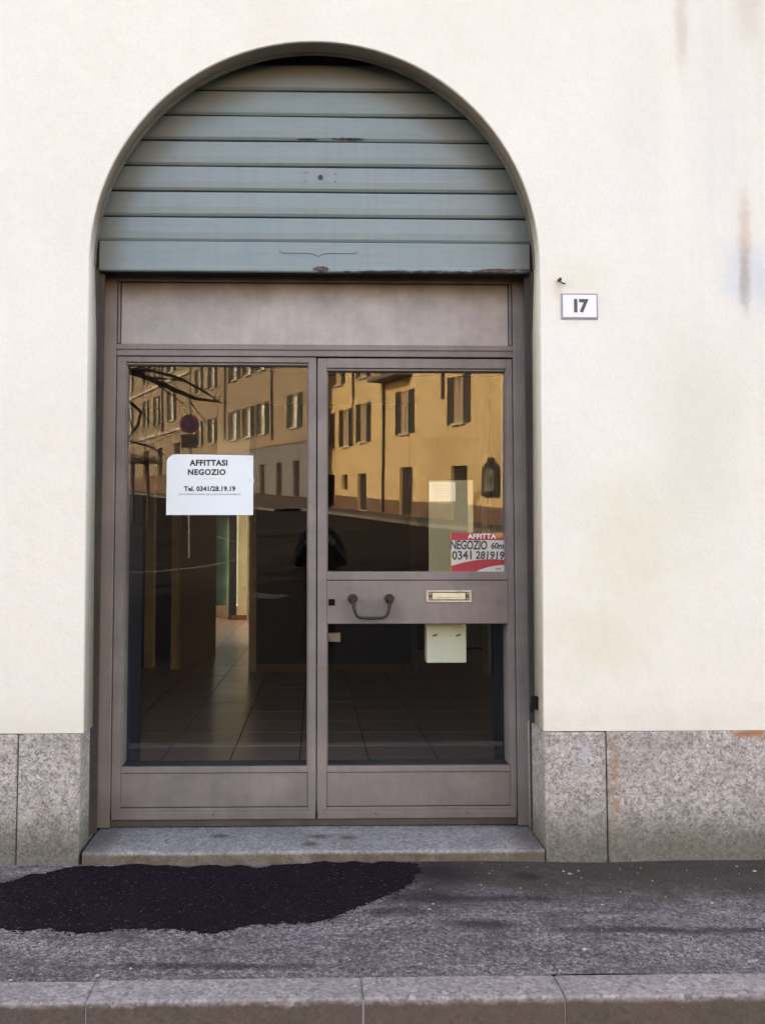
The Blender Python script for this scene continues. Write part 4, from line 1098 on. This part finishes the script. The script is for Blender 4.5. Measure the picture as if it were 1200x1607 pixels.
bare_tree('bare_tree', (-5.6,-8.9,-.12+.12), 9.5, .19, 'leafless street tree whose low boughs hang across the left pane', 12,
    guided=(([(-5.6,-8.8,3.2),(-4.4,-8.5,3.8),(-3.4,-8.45,3.82),(-2.97,-8.44,3.72),(-2.6,-8.45,3.60),(-2.2,-8.5,3.42),(-1.85,-8.55,3.28),(-1.48,-8.6,3.24)], [.10,.08,.062,.052,.045,.038,.030,.016], 2),
            ([(-5.6,-8.9,2.9),(-4.0,-8.5,3.55),(-3.1,-8.44,3.40),(-2.85,-8.44,3.22),(-2.67,-8.48,3.06),(-2.72,-8.46,2.85),(-2.92,-8.44,2.58)], [.08,.05,.034,.028,.024,.020,.010], 1),
            ([(-2.97,-8.44,3.72),(-2.5,-8.5,3.70),(-2.1,-8.6,3.60),(-1.7,-8.6,3.38),(-1.52,-8.6,3.25)], [.03,.026,.022,.018,.010], 2),
            ([(-3.2,-8.44,2.70),(-2.85,-8.44,2.62),(-2.55,-8.48,2.54),(-2.3,-8.5,2.40)], [.022,.018,.016,.008], 2)))
bare_tree('bare_tree', (-6.3,-18.4,gz(-18.4)), 17, .24, 'tall leafless tree further up the road beyond the left edge', 23, maxd=4)
PT = simple('pollard_bark', (.20,.15,.10),(.13,.10,.07),14,.9,.3)
def pollard(x, y, seed, label):
    rnd = random.Random(seed); z = gz(y)
    t = empty('pollard_tree', (x,y,z), 0, label, 'tree', 'small pollarded trees')
    MB().tube([(0,0,-.1),(.03,0,1.2),(0,.02,2.35)], [.075,.06,.08], 8, cap=False).build('trunk', BARK, t, smooth=True)
    m = MB()
    for i in range(70):
        d = Vector((rnd.gauss(0,1), rnd.gauss(0,1), abs(rnd.gauss(.2,.8)))).normalized(); L_ = rnd.uniform(.35,.75)
        m.tube([Vector((0,0,2.35)), Vector((0,0,2.35))+d*L_*.5+Vector((rnd.gauss(0,.05),0,.03)), Vector((0,0,2.35))+d*L_], [.03,.02,.01], 4, cap=False)
    m.build('crown', PT, t)
pollard(-7.17,-28.99, 3, 'smaller knotty pollarded tree furthest left across the road')
pollard(-6.60,-29.08, 5, 'knotty pollarded tree just right of its twin across the road')

# ------------------------------------------------------------------ the photographer
def skin(name, verts, edges, radii, mat, parent, root=0, sub=2):
    me = bpy.data.meshes.new(name); me.from_pydata(verts, edges, []); me.update()
    o = bpy.data.objects.new(name, me); COL.objects.link(o); o.parent = parent
    bpy.context.view_layer.objects.active = o
    sk_ = o.modifiers.new('skin', 'SKIN'); sk_.use_smooth_shade = True
    if not me.skin_vertices: me.attributes  # layer is made by the modifier
    lay = me.skin_vertices[0] if len(me.skin_vertices) else None
    if lay is None:
        bm = bmesh.new(); bm.from_mesh(me); bm.verts.layers.skin.verify(); bm.to_mesh(me); bm.free(); lay = me.skin_vertices[0]
    for i, r in enumerate(radii):
        lay.data[i].radius = r if isinstance(r, tuple) else (r, r); lay.data[i].use_root = (i == root)
    s = o.modifiers.new('sub', 'SUBSURF'); s.levels = sub; s.render_levels = sub
    me.materials.append(mat); return o
per = empty('person', (.05,-4.42,-.12), 0, 'standing person in dark jacket holding up a phone', 'person')
COAT = simple('black_jacket', (.012,.011,.013),(.02,.018,.02),9,.8,.2)
JEANS = simple('dark_trousers', (.02,.022,.03),(.03,.032,.04),9,.85,.2)
SKINM = simple('skin', (.45,.28,.20),(.40,.25,.18),9,.5,.05)
HAIR = simple('dark_hair', (.02,.015,.012),(.03,.022,.018),30,.6,.3)
V = [(0,0,.95),(0,0,1.12),(0,.0,1.30),(0,0,1.45),(0,.02,1.56),
     (.155,0,1.405),(.245,.03,1.13),(.135,.29,1.345),(-.155,0,1.405),(-.245,.03,1.13),(-.15,.29,1.345),
     (.10,0,.88),(.12,.03,.50),(.12,0,.10),(-.10,0,.88),(-.12,.03,.50),(-.13,0,.10),(.13,.15,.05),(-.14,.15,.05)]
E_ = [(0,1),(1,2),(2,3),(3,4),(3,5),(5,6),(6,7),(3,8),(8,9),(9,10),(0,11),(11,12),(12,13),(0,14),(14,15),(15,16),(13,17),(16,18)]
RR = [(.19,.14),(.19,.14),(.20,.15),(.13,.10),(.065,.065),(.085,.085),(.078,.075),(.040,.040),(.085,.085),(.078,.075),(.040,.040),(.11,.11),(.075,.075),(.05,.05),(.11,.11),(.075,.075),(.05,.05),(.04,.035),(.04,.035)]
skin('body', V, E_, RR, COAT, per)
hd = bpy.data.meshes.new('head'); bm = bmesh.new(); bmesh.ops.create_uvsphere(bm, u_segments=24, v_segments=16, radius=1)
for v in bm.verts:
    x, y, z = v.co
    v.co = Vector((x*.078*(1-.18*max(0,-z)), y*.098+(.012*max(0,-z) if y > 0 else 0), z*.12))
    if y > .9 and abs(x) < .25 and -.35 < z < .1: v.co.y += .018
bm.to_mesh(hd); bm.free(); hd.materials.append(SKINM); hd.polygons.foreach_set('use_smooth', [True]*len(hd.polygons))
ho = bpy.data.objects.new('head', hd); COL.objects.link(ho); ho.parent = per; ho.location = (0,.035,1.68)
hr = bpy.data.meshes.new('hair'); bm = bmesh.new(); bmesh.ops.create_uvsphere(bm, u_segments=24, v_segments=16, radius=1)
for v in list(bm.verts):
    if v.co.z < -.15 and v.co.y > -.2 or (v.co.y > .55 and v.co.z < .45): bm.verts.remove(v)
for v in bm.verts: v.co = Vector((v.co.x*.086, v.co.y*.106-.006, v.co.z*.128+.006))
bm.to_mesh(hr); bm.free(); hr.materials.append(HAIR)
hro = bpy.data.objects.new('hair', hr); COL.objects.link(hro); hro.parent = per; hro.location = (0,.035,1.68)
for s in (-1, 1):
    MB().disc_y(s*.03, 1.695, .125, .131, .009, 10).build('eye', simple('eye_dark',(.03,.02,.02)) if 'eye_dark' not in bpy.data.materials else bpy.data.materials['eye_dark'], per)
MB().box(-.025,.025,.124,.130,1.615,1.623).build('mouth', simple('lips',(.30,.12,.10)), per)
# hands hold the phone by its two ends: palm, four fingers and a thumb each
for s in (-1, 1):
    hv = [(s*.14,.33,1.36),(s*.115,.372,1.395)]; he = [(0,1)]; hrr = [.030,.030]
    for k in range(4):
        b0 = len(hv); z = 1.412+.020*k-.018; ln = (.9,1.05,1.0,.8)[k]
        hv += [(s*.100,.385,z),(s*(.100-.028*ln),.402,z+.003),(s*(.100-.046*ln),.418,z+.004)]
        he += [(1,b0),(b0,b0+1),(b0+1,b0+2)]; hrr += [.0095,.0085,.0075]
    b0 = len(hv); hv += [(s*.098,.372,1.425),(s*.072,.372,1.44)]; he += [(1,b0),(b0,b0+1)]; hrr += [.010,.0085]
    skin('hand', hv, he, hrr, SKINM, per, sub=1)
ph = empty('phone', (.05,-4.012,1.335), 0, 'dark phone held up in both hands', 'phone')
MB().box(-.062,.062,0,.009,-.032,.032).build('phone_body', simple('black_phone',(.02,.02,.022),(.03,.03,.03),9,.3,0), ph, bevel=.004)
MB().disc_y(.048, .020, .0092, .0105, .004, 12).build('phone_lens', BLACK, ph)
